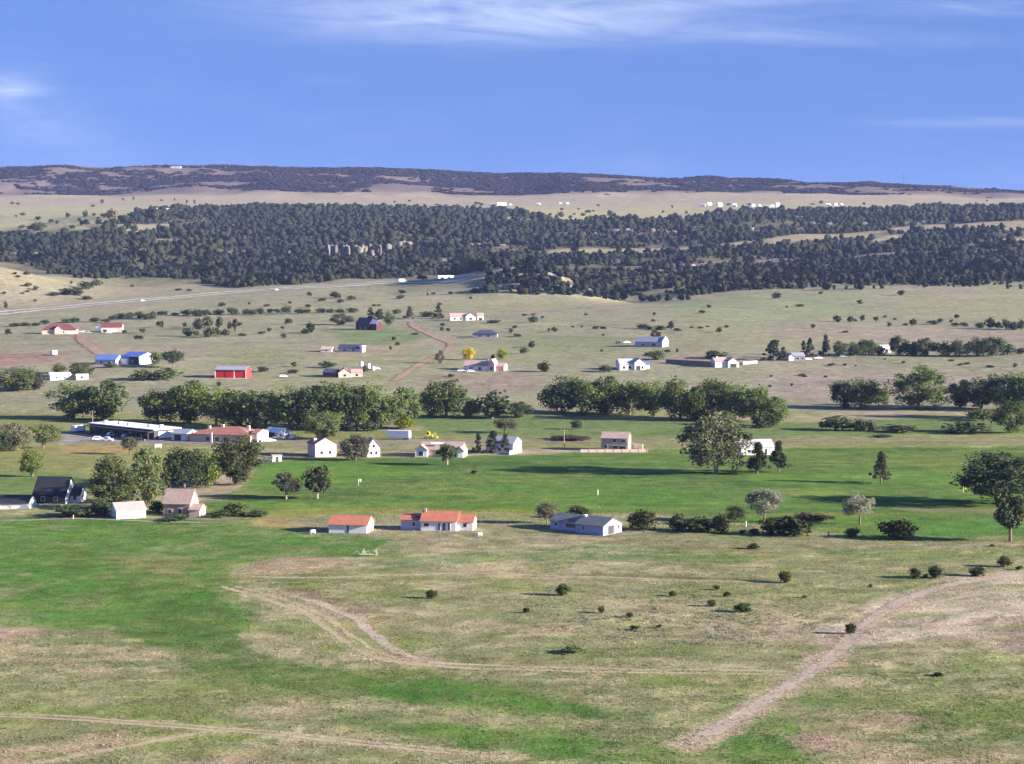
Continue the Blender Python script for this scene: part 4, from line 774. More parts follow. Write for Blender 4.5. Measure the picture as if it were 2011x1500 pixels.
def ordinal(k): return ORD[k] if k < 20 else (('twenty ', 'thirty ', 'forty ')[(k + 1) // 10 - 2] + ORD[k % 10] if (k + 1) % 10 else ('thirtieth', 'fortieth')[(k + 1) // 10 - 3])
for lb, pts in MIDB.items():
    for k_, (px, row, w, h) in enumerate(sorted(pts)):
        ci += 1
        ptree('juniper_bush' if 'tree' not in lb else 'juniper_tree', 'small' if w < 17 else 'shrub', ci % 4, ('juniper', 'dark', 'juniper', 'pine', 'dark', 'juniper', 'brown')[(ci * 5) % 7] if 'hedge' not in lb else 'dark', px, row, w * (1.35 if 'high pasture' in lb else 1.08), h * (1.35 if 'high pasture' in lb else 1.15), lb + ', ' + ordinal(k_) + ' from left', 'bush' if 'tree' not in lb else 'tree', lb.replace('dark bush', 'dark bushes', 1).replace('tree of', 'trees of', 1).replace('juniper dotted', 'junipers dotted', 1).replace('dark tree', 'dark trees', 1).replace('bush in', 'bushes in', 1))

# ------------------------------------------------------------------ the wooded escarpment
FW = [[tuple(at(*p).xy) for p in poly] for poly in FOREST]
GW = [[tuple(at(*p).xy) for p in poly] for poly in GAPS]
CLIFFS = [(0, 85, 505, 476), (425, 520, 495, 484), (545, 640, 500, 484), (640, 765, 502, 474), (780, 835, 482, 460), (885, 975, 482, 470), (1080, 1180, 462, 448), (1190, 1330, 456, 438), (1410, 1490, 452, 432), (1490, 1540, 450, 436), (1590, 1700, 442, 424), (1780, 1830, 440, 428), (1220, 1340, 536, 524), (1350, 1440, 540, 530), (1600, 1720, 524, 514), (1910, 1960, 540, 530), (1985, 2030, 545, 528), (300, 360, 530, 518)]
def forest_points(n, poly, seed):
    r = np.random.default_rng(seed); P = np.array(poly)
    lo, hi = P.min(0), P.max(0)
    y = r.uniform(lo[1], hi[1], n); t = r.uniform(-.36, .36, n); x = t * y
    ok = inside(poly, x + 25 * fbm(x / 90, y / 90, 1201, 3), y + 40 * fbm(x / 90, y / 90, 1207, 3))
    for g in GW: ok &= ~inside(g, x + 10 * fbm(x / 50, y / 50, 1211, 2), y)
    # clearings and thinner stands on the shelves
    ok &= (fbm(x / 210, y / 75, 1221, 4, .6) * .8 + .5 * fbm(x / 40, y / 40, 1225, 2) + r.uniform(-.3, .3, n)) < (.22 - .1 * sstep(3300, 3700, y) + .30 * (1 - sstep(-.03, .03, t)))
    return x[ok], y[ok], r
fx, fy, fr = forest_points(62000, FW[0], 5)
kr = np.random.default_rng(6)
ka, kq = kr.uniform(0, 6.283, 760), np.sqrt(kr.uniform(0, 1, 760))
kx, ky = 10 + 112 * kq * np.cos(ka), 2085 + 105 * kq * np.sin(ka)
kx2, ky2 = -40 + 50 * kr.normal(0, .5, 160), 2165 + 60 * kr.normal(0, .6, 160)
kx, ky = np.r_[kx, kx2], np.r_[ky, ky2]
RD = [tuple(at(*p).xy) for p in [(1045, 522), (1085, 541), (1130, 560), (1180, 578), (1250, 590)]]
dd = np.min([np.hypot(kx - (RD[i][0] * (1 - u) + RD[i + 1][0] * u), ky - (RD[i][1] * (1 - u) + RD[i + 1][1] * u)) for i in range(4) for u in np.linspace(0, 1, 8)], 0)
kx, ky = kx[dd > 6], ky[dd > 6]
fx, fy = np.r_[fx, kx], np.r_[fy, ky]
HWY = [tuple(at(*p).xy) for p in [(540, 568), (700, 559), (800, 553.5), (880, 549), (905, 547)]]
dh = np.min([np.hypot((fx - (HWY[i][0] * (1 - u) + HWY[i + 1][0] * u)), (fy + 28 - (HWY[i][1] * (1 - u) + HWY[i + 1][1] * u)) * .55) for i in range(4) for u in np.linspace(0, 1, 12)], 0)
fx, fy = fx[dh > 30], fy[dh > 30]
fz = hmesh(fx, fy)
# keep clear of the rock faces so that they show
for (a0, a1, rb, rt) in CLIFFS:
    p = at((a0 + a1) / 2, rb); s_ = mpp(p); hw = (a1 - a0) / 2 * s_
    bad = (np.abs(fx - p.x * fy / p.y) < hw) & (fy < p.y + 4) & (fy > p.y - 12)
    fx, fy, fz = fx[~bad], fy[~bad], fz[~bad]
fh = np.clip(fr.lognormal(1.62, .46, len(fx)) * (1 + .25 * fbm(fx / 60, fy / 60, 1231, 2)), 3.0, 14); fw_ = fh * fr.uniform(.75, 1.35, len(fx))
# those that show largest: nearest the viewer, with open ground in front
vis = fh / fy * 1e4 - (fy - 2000) / 400
front = np.abs(fx / fy) < .27
order = np.argsort(-(vis + front * 100))[:300]
single = np.zeros(len(fx), bool); single[order] = True
for i in order:
    if abs(fx[i] - float(at(1030, 560).x)) < 130 and fy[i] < 2190: lb, gp = 'scrubby dark tree on the near wooded knoll', 'trees of the wooded knoll'
    elif fx[i] < 0: lb, gp = 'dark pine at the lower edge of the left woods', 'pines at the lower edge of the left woods'
    else: lb, gp = 'dark pine at the lower edge of the right woods', 'pines at the lower edge of the right woods'
    tree('pine_tree', 'scrubpine', int(i) % 4, 'forest', (fx[i], fy[i], fz[i] - .15), fw_[i], fh[i], lb, 'tree', gp)
def ico(sub=1):
    p = (1 + 5 ** .5) / 2
    V = [(-1, p, 0), (1, p, 0), (-1, -p, 0), (1, -p, 0), (0, -1, p), (0, 1, p), (0, -1, -p), (0, 1, -p), (p, 0, -1), (p, 0, 1), (-p, 0, -1), (-p, 0, 1)]
    F = [(0, 11, 5), (0, 5, 1), (0, 1, 7), (0, 7, 10), (0, 10, 11), (1, 5, 9), (5, 11, 4), (11, 10, 2), (10, 7, 6), (7, 1, 8), (3, 9, 4), (3, 4, 2), (3, 2, 6), (3, 6, 8), (3, 8, 9), (4, 9, 5), (2, 4, 11), (6, 2, 10), (8, 6, 7), (9, 8, 1)]
    V = [Vector(v).normalized() for v in V]
    for _ in range(sub):
        c = {}; F2 = []
        def midp(a, b):
            k = (min(a, b), max(a, b))
            if k not in c: V.append((V[a] + V[b]).normalized()); c[k] = len(V) - 1
            return c[k]
        for a, b, d in F:
            ab, bd, da = midp(a, b), midp(b, d), midp(d, a); F2 += [(a, ab, da), (b, bd, ab), (d, da, bd), (ab, bd, da)]
        F = F2
    return np.array([tuple(v) for v in V]), np.array(F)
def blobs(x, y, z, w, h, r, sub=0, cone=.5, rough=.35, tint=None):
    IV, IF = ico(sub); n = len(x); k = len(IV)
    d = 1 + r.uniform(-rough, rough, (n, k, 1))
    P = IV[None] * d
    u = (P[..., 2] + 1) / 2
    tap = (1 - cone * np.clip(u, 0, 1))[..., None]
    P = np.concatenate([P[..., :2] * tap * (w / 2)[:, None, None] * 1.15, (np.clip(u, -.05, 1.3) * h[:, None])[..., None]], -1)
    P[..., 0] += x[:, None]; P[..., 1] += y[:, None]; P[..., 2] += z[:, None] - .2
    F = IF[None] + (np.arange(n) * k)[:, None, None]
    T = np.repeat(r.uniform(0, 1, n) if tint is None else tint, k)
    return P.reshape(-1, 3), F.reshape(-1, 3), T
ux, uy, uz, uw, uh = fx[~single], fy[~single], fz[~single], fw_[~single], fh[~single]
# each far tree is a lower skirt and a narrower top, so crowns stay ragged
a = blobs(ux, uy, uz, uw, uh, fr, 0, .3, .5); nb = uy < 2450; b = blobs(ux[nb] + fr.normal(0, 1.1, nb.sum()), uy[nb] + fr.normal(0, 1, nb.sum()), uz[nb] + uh[nb] * .35, uw[nb] * .7, uh[nb] * .7, fr, 0, .35, .5)
Vv = np.concatenate([a[0], b[0]]); Ff = np.concatenate([a[1], b[1] + len(a[0])]); Tt = np.concatenate([a[2], np.clip(b[2] * .6 + .4, 0, 1)])
Tt = np.clip(Tt * .6 + .4 * (fbm(Vv[:, 0] / 120, Vv[:, 1] / 160, 1241, 3) * 1.6 + .5), 0, 1)
wm = new_mesh('woods', Vv, Ff); setcol(wm, 'Tint', np.repeat(Tt[:, None], 3, 1))
print('forest', len(fx))
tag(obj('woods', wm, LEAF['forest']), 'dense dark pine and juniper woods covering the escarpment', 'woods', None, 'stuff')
def rid_(x, y): return np.abs(fbm(x / 260, y / 500, 1311, 3))
# scrub oak on the flank of the mesa
r_ = np.random.default_rng(77)
n = 42000
sy = r_.uniform(5150, 6300, n); stt = r_.uniform(-.36, .36, n); sx = stt * sy
den = fbm(sx / 300, sy / 130, 1301, 5, .6) * 1.15 - .18 * (rid_(sx, sy) < .35) + .66 * sstep(5150, 5650, sy + 260 * sstep(-.1, .12, stt)) - .4 * sstep(.02, .2, stt) * (sy < 5700)
ok = den + r_.uniform(-.14, .14, n) > .40
sx, sy = sx[ok], sy[ok]; sz = hmesh(sx, sy); sw = r_.uniform(9, 24, len(sx)); sh = r_.uniform(2.5, 6.5, len(sx))
a = blobs(sx, sy, sz, sw, sh, r_, 0, .3, .35)
sm = new_mesh('mesa_scrub', a[0], a[1]); setcol(sm, 'Tint', np.repeat(a[2][:, None], 3, 1))
print('scrub', len(sx))
tag(obj('mesa_scrub', sm, leafm('scrub_oak', (.020, .016, .024), .1, .1)), 'dark scrub covering the flank and rim of the mesa', 'scrub', None, 'stuff')
# rock ledges showing through the woods
rock_a, rock_b = plain('sandstone', (.155, .135, .118), .95, .05, .35, .25), plain('sandstone_grey', (.10, .09, .088), .95, .05, .35, .25)
RV, RF = ico(1)
def rockmesh(seed):
    r = np.random.default_rng(seed)
    P = RV * (1 + r.uniform(-.38, .3, (len(RV), 1)))
    P = np.sign(P) * np.abs(P) ** .6                              # squared-off sandstone block
    P[:, 0] *= r.uniform(.8, 1.1); P[:, 2] = (P[:, 2] + 1) * .5
    return new_mesh('rock', P * np.array([.5, .5, 1.0]), RF)
ROCKS = [rockmesh(k) for k in range(7)]
for ciq, (a0, a1, rb, rt) in enumerate(CLIFFS):
    r = np.random.default_rng(400 + ciq)
    base = at((a0 + a1) / 2, rb); e = empty('rock_ledge', base); e['kind'] = 'structure'; e['label'] = 'pale sandstone ledge showing through the woods'
    px = a0
    while px < a1:
        wpx = r.uniform(6, 16) if ciq == 3 else r.uniform(6, 22)
        p0 = at(px + wpx / 2, (rb + r.uniform(-2, 2))); p0 = on(p0.x * 1, base.y + r.uniform(-4, 4) + (p0.y - base.y) * .15)
        s_ = mpp(p0); hh = (rb - rt) * s_ * (r.uniform(.25, .9) if ciq == 3 else r.uniform(.2, .55))
        if r.uniform() < (.9 if ciq == 3 else .6):
            o = bpy.data.objects.new('rock', ROCKS[int(r.integers(7))]); C.objects.link(o); o.parent = e
            o.location = Vector(p0) - base + Vector((0, 0, -.8)); o.scale = (wpx * s_ * 1.1, r.uniform(8, 14), hh + .8); o.rotation_euler.z = r.uniform(-.5, .5)
            if not o.data.materials: o.data.materials.append(rock_a)
            o.material_slots[0].link = 'OBJECT'; o.material_slots[0].material = rock_a if r.uniform() < .6 else rock_b
        px += wpx * (r.uniform(.45, .85) if ciq == 3 else r.uniform(.6, 1.5))
# ------------------------------------------------------------------ grass of the foreground
r_ = np.random.default_rng(99)
n = 120000
gy = 240 + (545 - 240) * r_.uniform(0, 1, n) ** 1.25; gx = r_.uniform(-.285, .285, n) * gy
keep = fbm(gx / 4, gy / 4, 1401, 3) + .5 * fbm(gx / 22, gy / 22, 1405, 3) + r_.uniform(-.5, .5, n) > -.05
gx, gy = gx[keep], gy[keep]; n = len(gx); gz = hmesh(gx, gy)
jj_ = np.clip(np.searchsorted(TG, gx / gy), 0, len(TG) - 1); ii_ = np.clip(np.searchsorted(YG, gy), 0, len(YG) - 1)
gcol = col[ii_, jj_]
green_ = np.clip((gcol[:, 1] / (gcol[:, 0] + 1e-4) - 1.1) / 1.2, 0, 1)
hh = r_.uniform(.08, .28, n) * (1 - .45 * green_); ww = r_.uniform(.06, .20, n)
B = 3
ang = r_.uniform(0, math.pi, (n, 1)) + np.arange(B)[None] * math.pi / B + r_.normal(0, .2, (n, B))
dx, dy = np.cos(ang) * ww[:, None], np.sin(ang) * ww[:, None]
le = r_.normal(0, .12, (n, B, 2))
top = np.stack([gx[:, None] + le[..., 0], gy[:, None] + le[..., 1], (gz + hh)[:, None] + 0 * dx], -1)
b0 = np.stack([gx[:, None] - dx, gy[:, None] - dy, gz[:, None] - .03 + 0 * dx], -1); b1 = np.stack([gx[:, None] + dx, gy[:, None] + dy, gz[:, None] - .03 + 0 * dx], -1)
Vv = np.stack([b0, b1, top], 2).reshape(-1, 3); Ff = np.arange(len(Vv)).reshape(-1, 3)
gme = new_mesh('grass', Vv, Ff)
gc = gcol * r_.uniform(.95, 1.8, (n, 1)) * np.where(r_.uniform(0, 1, (n, 1)) < .15, np.array([1.25, 1.25, 1.2]), 1.0)
setcol(gme, 'Col', np.clip(np.repeat(gc, 3 * B, 0), .01, .9))
def grass_material():
    m, N, L = nodes_of('grass'); a = mk(N, 'ShaderNodeAttribute', attribute_name='Col')
    d = mk(N, 'ShaderNodeBsdfDiffuse'); t = mk(N, 'ShaderNodeBsdfTranslucent'); L.new(a.outputs['Color'], d.inputs[0]); L.new(a.outputs['Color'], t.inputs[0])
    x = mk(N, 'ShaderNodeMixShader'); x.inputs[0].default_value = .5; L.new(d.outputs[0], x.inputs[1]); L.new(t.outputs[0], x.inputs[2])
    o = mk(N, 'ShaderNodeOutputMaterial'); L.new(x.outputs[0], o.inputs['Surface']); return m
tag(obj('grass', gme, grass_material()), 'tufts of dry and green grass over the foreground', 'grass', None, 'stuff')
# pale sage clumps on the flat beside the dirt road
sp = region_pts = None
sage_poly = [[(1100, 1200), (1340, 1185), (1560, 1195), (1690, 1215), (1640, 1250), (1500, 1270), (1250, 1262), (1080, 1240)], [(1000, 1150), (1300, 1150), (1560, 1170), (1500, 1190), (1100, 1200), (980, 1190)]]
SX, SY = [], []
for pl_, nn_ in zip(sage_poly, (1300, 450)):
    W = [tuple(at(*p).xy) for p in pl_]; P = np.array(W); x = r_.uniform(P[:, 0].min(), P[:, 0].max(), nn_ * 2); y = r_.uniform(P[:, 1].min(), P[:, 1].max(), nn_ * 2)
    ok = inside(W, x + 12 * fbm(x / 9, y / 9, 1501, 3), y + 24 * fbm(x / 9, y / 9, 1503, 3)) & (fbm(x / 5, y / 5, 1507, 3) > -.1); SX.append(x[ok]); SY.append(y[ok])
SX, SY = np.concatenate(SX), np.concatenate(SY); SZ = hmesh(SX, SY); ns = len(SX)
K = 9
cc = np.repeat(np.stack([SX, SY, SZ], 1), K, 0); rad = np.repeat(r_.uniform(.18, .5, ns), K)
d = r_.normal(0, 1, (ns * K, 3)); d /= np.linalg.norm(d, axis=1)[:, None]; d[:, 2] = np.abs(d[:, 2])
Vv, Ff = leaf_quads(cc + d * rad[:, None], d, .12, r_)
sg = new_mesh('sagebrush', Vv, Ff); setcol(sg, 'Tint', np.repeat(np.repeat(r_.uniform(0, 1, ns), K * 4)[:, None], 3, 1))
tag(obj('sagebrush', sg, leafm('sage_foliage', (.24, .27, .19), .4)), 'pale sagebrush clumps speckling the flat beside the dirt road', 'sagebrush', None, 'stuff')
# ------------------------------------------------------------------ buildings
WHITE = plain('white_siding', (.70, .69, .66), .7, .2, .06); CREAM = plain('cream_siding', (.72, .66, .56), .75, .2, .08); PINKW = plain('pink_stucco', (.58, .41, .36), .85, .1, .08)
TANW = plain('tan_siding', (.46, .32, .26), .8, .15, .1); REDW = plain('red_barn_siding', (.50, .035, .035), .75, .15, .12); DREDW = plain('dark_red_siding', (.07, .03, .035), .8, .1, .15)
BRW = plain('brown_siding', (.30, .21, .17), .8, .1, .15); DARKW = plain('dark_siding', (.06, .055, .065), .8, .15, .2); GREYW = plain('grey_siding', (.42, .42, .46), .8, .15, .1); BLUEW = plain('blue_grey_wall', (.30, .32, .46), .75, .2, .06); TRIM = plain('white_trim', (.78, .77, .75), .6, .3, .05)  # the blue grey also stands for shade on one white wing
R_RED = roofm('red_roof', (.36, .13, .08)); R_BRICK = roofm('brick_red_roof', (.27, .12, .09)); R_DRED = roofm('dark_red_roof', (.14, .05, .05)); R_BROWN = roofm('brown_roof', (.33, .24, .20)); R_TAUPE = roofm('taupe_roof', (.34, .29, .27)); R_GREY = roofm('grey_roof', (.13, .14, .14)); R_LGREY = roofm('light_grey_roof', (.36, .36, .36))
R_BLACK = roofm('black_roof', (.025, .026, .034)); R_BLUE = roofm('blue_metal_roof', (.10, .16, .42), 1.0, .5); R_PINK = roofm('pink_tile_roof', (.42, .28, .25)); R_WHITE = roofm('white_roof', (.80, .80, .80)); R_NAVY = roofm('navy_roof', (.05, .055, .09)); R_SLATE = roofm('slate_roof', (.24, .25, .30)); R_SHEET = roofm('sheet_metal_roof', (.55, .57, .62), 1.0, .4)
GLASS = glassm(); DOORD = plain('dark_door', (.05, .045, .05), .6); METAL = plain('galvanised', (.5, .5, .5), .5, .4, .1); BLACK = plain('black_rubber', (.02, .02, .02), .8); PANEL = plain('solar_panel', (.012, .014, .03), .25, .5, .05)
def roof_slabs(mb, L0, L1, prof, over, th, axis):
    """prof: polyline (across, z) from one eave over the ridge to the other; extruded along the ridge."""
    P = [Vector((a, z)) for a, z in prof]
    d0 = (P[0] - P[1]).normalized(); d1 = (P[-1] - P[-2]).normalized()
    P[0] = P[0] + d0 * over; P[-1] = P[-1] + d1 * over
    up = [(p.x, p.y + th) for p in P]; lo = [(p.x, p.y + .02) for p in P]
    poly = lo + up[::-1]; n = len(P); m = len(poly); base = len(mb.V)
    for e in (L0 - over * .7, L1 + over * .7):
        for a, z in poly: mb.V.append((e, a, z) if axis == 'x' else (a, e, z))
    for i in range(m):
        j = (i + 1) % m; mb.F.append([base + i, base + j, base + m + j, base + m + i])
    for i in range(n - 1):
        q = [i, i + 1, m - 2 - i, m - 1 - i]
        mb.F.append([base + k for k in q]); mb.F.append([base + m + k for k in q[::-1]])
def block(parent, x0, x1, y0, y1, h, rise, roof, wall, rmat, axis='x', over=.45, z0=0.0):
    """One wing: walls with their gables and a roof with eaves."""
    w = MB(); zb = -1.2
    if roof == 'flat':
        w.box(x0, x1, y0, y1, zb, z0 + h); o = w.build('wall', wall, parent)
        r = MB().box(x0 - over, x1 + over, y0 - over, y1 + over, z0 + h + .005, z0 + h + max(.2, rise)).build('roof', rmat, parent); return o, r
    a0, a1 = (y0, y1) if axis == 'x' else (x0, x1); l0, l1 = (x0, x1) if axis == 'x' else (y0, y1)
    mid = (a0 + a1) / 2; H_, hw = z0 + h, (a1 - a0) / 2
    if roof == 'hip':
        w.box(x0, x1, y0, y1, zb, H_); o = w.build('wall', wall, parent)
        ov = over + .2; ins = min(hw + ov, (l1 - l0) / 2 * .95)
        c = [(l0 - ov, a0 - ov, H_), (l1 + ov, a0 - ov, H_), (l1 + ov, a1 + ov, H_), (l0 - ov, a1 + ov, H_), (l0 - ov + ins, mid, H_ + rise), (l1 + ov - ins, mid, H_ + rise), (l0 - ov, a0 - ov, H_ - .2), (l1 + ov, a0 - ov, H_ - .2), (l1 + ov, a1 + ov, H_ - .2), (l0 - ov, a1 + ov, H_ - .2)]
        if axis == 'y': c = [(b, a, z) for a, b, z in c]
        r = MB().add(c, [[0, 1, 5, 4], [1, 2, 5], [2, 3, 4, 5], [3, 0, 4], [6, 7, 1, 0], [7, 8, 2, 1], [8, 9, 3, 2], [9, 6, 0, 3]]).build('roof', rmat, parent); return o, r
    if roof == 'gambrel': prof = [(a0, H_), (a0 + hw * .38, H_ + rise * .68), (mid, H_ + rise), (a1 - hw * .38, H_ + rise * .68), (a1, H_)]
    elif roof == 'shed': prof = [(a0, H_), (a1, H_ + rise)]
    else: prof = [(a0, H_), (mid, H_ + rise), (a1, H_)]
    poly = [(a0, zb)] + prof + [(a1, zb)]; n = len(poly)
    f = (lambda e, a, z: (e, a, z)) if axis == 'x' else (lambda e, a, z: (a, e, z))
    w.add([f(l0, *p) for p in poly] + [f(l1, *p) for p in poly], [list(range(n)), list(range(2 * n - 1, n - 1, -1))] + [[i, i + n, (i + 1) % n + n, (i + 1) % n] for i in range(n)])
    o = w.build('wall', wall, parent)
    m = MB(); roof_slabs(m, l0, l1, prof, over, .16, axis); r = m.build('roof', rmat, parent); return o, r
def opening(parent, face, bx, u, z, w, h, kind='window', frame=None):
    """A window or door on one face of a wing; u along the face from its left end as seen from outside."""
    x0, x1, y0, y1 = bx; fr = frame or TRIM; e = .12
    def slab(n, u0, u1, z0, z1, d0, d1, mat, par):
        mb = MB()
        if face == 'front': mb.box(x0 + u0, x0 + u1, y0 - d1, y0 - d0, z0, z1)
        elif face == 'right': mb.box(x1 + d0, x1 + d1, y0 + u0, y0 + u1, z0, z1)
        else: mb.box(x0 - d1, x0 - d0, y1 - u1, y1 - u0, z0, z1)
        return mb.build(n, mat, par)
    if kind == 'window':
        f = slab('window', u - w / 2 - e, u + w / 2 + e, z - e, z + h + e, .0, .05, fr, parent)
        slab('pane', u - w / 2, u + w / 2, z, z + h, .052, .07, GLASS, f)
    elif kind == 'door':
        f = slab('door', u - w / 2, u + w / 2, z, z + h, .0, .06, DOORD, parent); slab('door_frame', u - w / 2 - .12, u + w / 2 + .12, z + h + .01, z + h + .16, .0, .07, fr, f)
    else:
        slab('garage_door', u - w / 2, u + w / 2, z, z + h, .0, .06, frame or DOORD, parent)
def house(label, px, row, yaw, blocks, openings=(), chimney=None, name='house', cat='house', group=None):
    """Wings in photo pixels along the front and up, metres in depth; anchored where the front wall meets the ground."""
    p = at(px, row); s = mpp(p); c = max(.5, math.cos(R(yaw)))
    e = empty(name, p, R(yaw)); tag(e, label, cat, group); bxs = []
    for b in blocks:
        x0, x1, y0, W, hp, rp, roof, wall, rm = b[:9]; axis = b[9] if len(b) > 9 else 'x'
        X0, X1 = x0 * s / c, x1 * s / c
        block(e, X0, X1, y0, y0 + W, hp * s, rp * s, roof, wall, rm, axis, .25 + .2 * min(1, W / 8)); bxs.append((X0, X1, y0, y0 + W, hp * s))
    for (bi, face, u, z, w, h, kind) in openings:
        X0, X1, y0, y1, H_ = bxs[bi]; ln = (X1 - X0) if face == 'front' else (y1 - y0)
        opening(e, face, (X0, X1, y0, y1), u * ln, z, w, h, kind if kind in ('window', 'door') else 'garage', None if kind != 'garage_white' else TRIM)
    if chimney:
        bi, u, v, w, extra = chimney; X0, X1, y0, y1, H_ = bxs[bi]; cx, cy = X0 + u * (X1 - X0), y0 + v * (y1 - y0)
        MB().box(cx - w / 2, cx + w / 2, cy - w / 2, cy + w / 2, H_, H_ + blocks[bi][5] * s + extra).build('chimney', WHITE if w > .9 else TANW, e)
    return e
W_ = 'window'
house('white outbuilding with a red roof at the near edge of the meadow', 683, 1047, -8, [(-38, 38, 0, 9, 17, 13, 'gable', WHITE, R_RED)], [(0, 'front', .5, 0, .5, 2.1, 'door'), (0, 'right', .6, .4, .6, .5, W_)], name='outbuilding', cat='outbuilding')
hB = house('white house with red roofs in three wings, right of the white outbuilding', 862, 1043, -8, [(-36, 34, 0, 8.5, 20, 15, 'gable', WHITE, R_RED), (-78, -36.5, 1.6, 6.5, 20, 9, 'gable', BLUEW, R_RED), (34.5, 66, 1.2, 6, 18, 12, 'gable', WHITE, R_RED)],  # left wing: blue shade put into the wall colour of white siding
    [(0, 'front', .16, 1.2, 1.3, .9, W_), (0, 'front', .52, .3, .5, 1.9, W_), (0, 'front', .66, .2, .7, 2.0, 'door'), (0, 'front', .80, .3, .5, 1.9, W_), (1, 'front', .62, 1.0, .9, 1.1, W_), (0, 'right', .3, 1.1, .9, 1.0, W_), (2, 'front', .5, 1.1, 1.0, .9, W_)], (0, .06, .45, .6, .8))
MB().box(-6.6, -4.9, 2.2, 4.2, 3.56, 3.64).build('solar_panel', PANEL, hB).rotation_euler = (R(0), 0, 0)
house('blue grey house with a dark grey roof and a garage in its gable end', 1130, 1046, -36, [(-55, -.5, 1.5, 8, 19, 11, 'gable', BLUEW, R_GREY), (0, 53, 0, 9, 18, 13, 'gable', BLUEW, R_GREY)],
    [(0, 'front', .72, .9, 3.2, 1.2, W_), (0, 'front', .2, 1.1, 1.0, 1.0, W_), (1, 'right', .42, 0, 2.8, 2.2, 'garage'), (1, 'right', .8, 1.0, .9, 1.0, W_), (1, 'front', .3, 1.0, .9, 1.0, W_)], (1, .05, .45, 1.0, .3))
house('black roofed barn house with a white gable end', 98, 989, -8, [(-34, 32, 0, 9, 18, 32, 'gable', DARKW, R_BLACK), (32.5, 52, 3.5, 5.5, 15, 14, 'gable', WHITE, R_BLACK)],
    [(0, 'right', .35, .6, .9, 1.6, W_), (0, 'right', .65, .6, .9, 1.6, W_), (0, 'right', .5, 3.6, .8, 1.3, W_), (1, 'front', .5, .8, .9, 1.2, W_), (1, 'right', .4, .3, .8, 1.8, 'door'), (0, 'front', .3, .9, 1.0, 1.1, W_), (0, 'front', .7, .9, 1.0, 1.1, W_)], name='barn_house')
pD = at(98, 989)
e0 = [o for o in C.objects if o.get('label', '').startswith('black roofed barn')][0]
sD = mpp(pD); xr = 32 * sD / math.cos(R(8))                            # the white painted gable board of the barn
hD, rD = 18 * sD, 32 * sD
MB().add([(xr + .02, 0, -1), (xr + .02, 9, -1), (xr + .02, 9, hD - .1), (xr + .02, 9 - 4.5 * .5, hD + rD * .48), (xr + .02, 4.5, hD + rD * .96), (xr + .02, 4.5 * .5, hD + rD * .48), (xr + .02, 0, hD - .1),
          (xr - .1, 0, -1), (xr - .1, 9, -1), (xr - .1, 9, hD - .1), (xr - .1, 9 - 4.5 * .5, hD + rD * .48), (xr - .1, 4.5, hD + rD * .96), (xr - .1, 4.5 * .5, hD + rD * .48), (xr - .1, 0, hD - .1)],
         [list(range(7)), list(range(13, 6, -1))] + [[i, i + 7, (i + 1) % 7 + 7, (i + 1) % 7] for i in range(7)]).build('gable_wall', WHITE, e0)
house('long low shed with a black roof and white wall at the left edge', 15, 1000, -3, [(-90, 41, 0, 8, 13, 12, 'gable', WHITE, R_BLACK)], [(0, 'front', .8, .1, 2.6, 1.5, 'garage_white'), (0, 'front', .5, .1, 2.6, 1.5, 'garage_white')], name='shed', cat='shed')
house('white garage with a grey brown roof left of the steep brown roof', 252, 1018, 24, [(-21, 32, 0, 8, 17, 12, 'gable', WHITE, R_TAUPE)], [(0, 'front', .3, 0, 2.4, 2.0, 'garage_white'), (0, 'front', .7, 0, 2.4, 2.0, 'garage_white')], name='garage', cat='garage')
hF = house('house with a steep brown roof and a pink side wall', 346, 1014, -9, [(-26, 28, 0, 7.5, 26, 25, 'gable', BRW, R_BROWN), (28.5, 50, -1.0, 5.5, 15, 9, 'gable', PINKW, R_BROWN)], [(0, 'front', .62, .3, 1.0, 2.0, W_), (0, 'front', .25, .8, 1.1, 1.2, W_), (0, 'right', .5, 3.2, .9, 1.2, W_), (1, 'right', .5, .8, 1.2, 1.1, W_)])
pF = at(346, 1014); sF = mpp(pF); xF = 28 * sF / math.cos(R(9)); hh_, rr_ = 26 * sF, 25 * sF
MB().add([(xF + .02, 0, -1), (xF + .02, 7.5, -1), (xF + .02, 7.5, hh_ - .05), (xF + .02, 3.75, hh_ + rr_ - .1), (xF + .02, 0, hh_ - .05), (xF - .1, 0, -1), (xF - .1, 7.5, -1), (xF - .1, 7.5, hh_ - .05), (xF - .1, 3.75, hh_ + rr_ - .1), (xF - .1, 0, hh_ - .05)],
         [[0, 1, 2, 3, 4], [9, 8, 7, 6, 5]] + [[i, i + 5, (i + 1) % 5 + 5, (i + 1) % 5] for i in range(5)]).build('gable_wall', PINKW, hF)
house('pink house with its gable to the golf course', 640, 897, 24, [(-20, 20, 0, 9, 26, 12, 'gable', PINKW, R_BRICK, 'y')], [(0, 'front', .3, 1.0, 1.1, 1.2, W_), (0, 'front', .7, 1.0, 1.1, 1.2, W_)], (0, .12, .35, 1.0, -.3))
house('narrow white house with a tall gable behind the grey tree', 734, 897, 22, [(-12, 12, 0, 8, 20, 16, 'gable', WHITE, R_BROWN, 'y')], [(0, 'front', .5, 3.4, 1.0, 1.2, W_), (0, 'front', .3, .8, .9, 1.3, W_), (0, 'front', .7, .8, .9, 1.3, W_)])
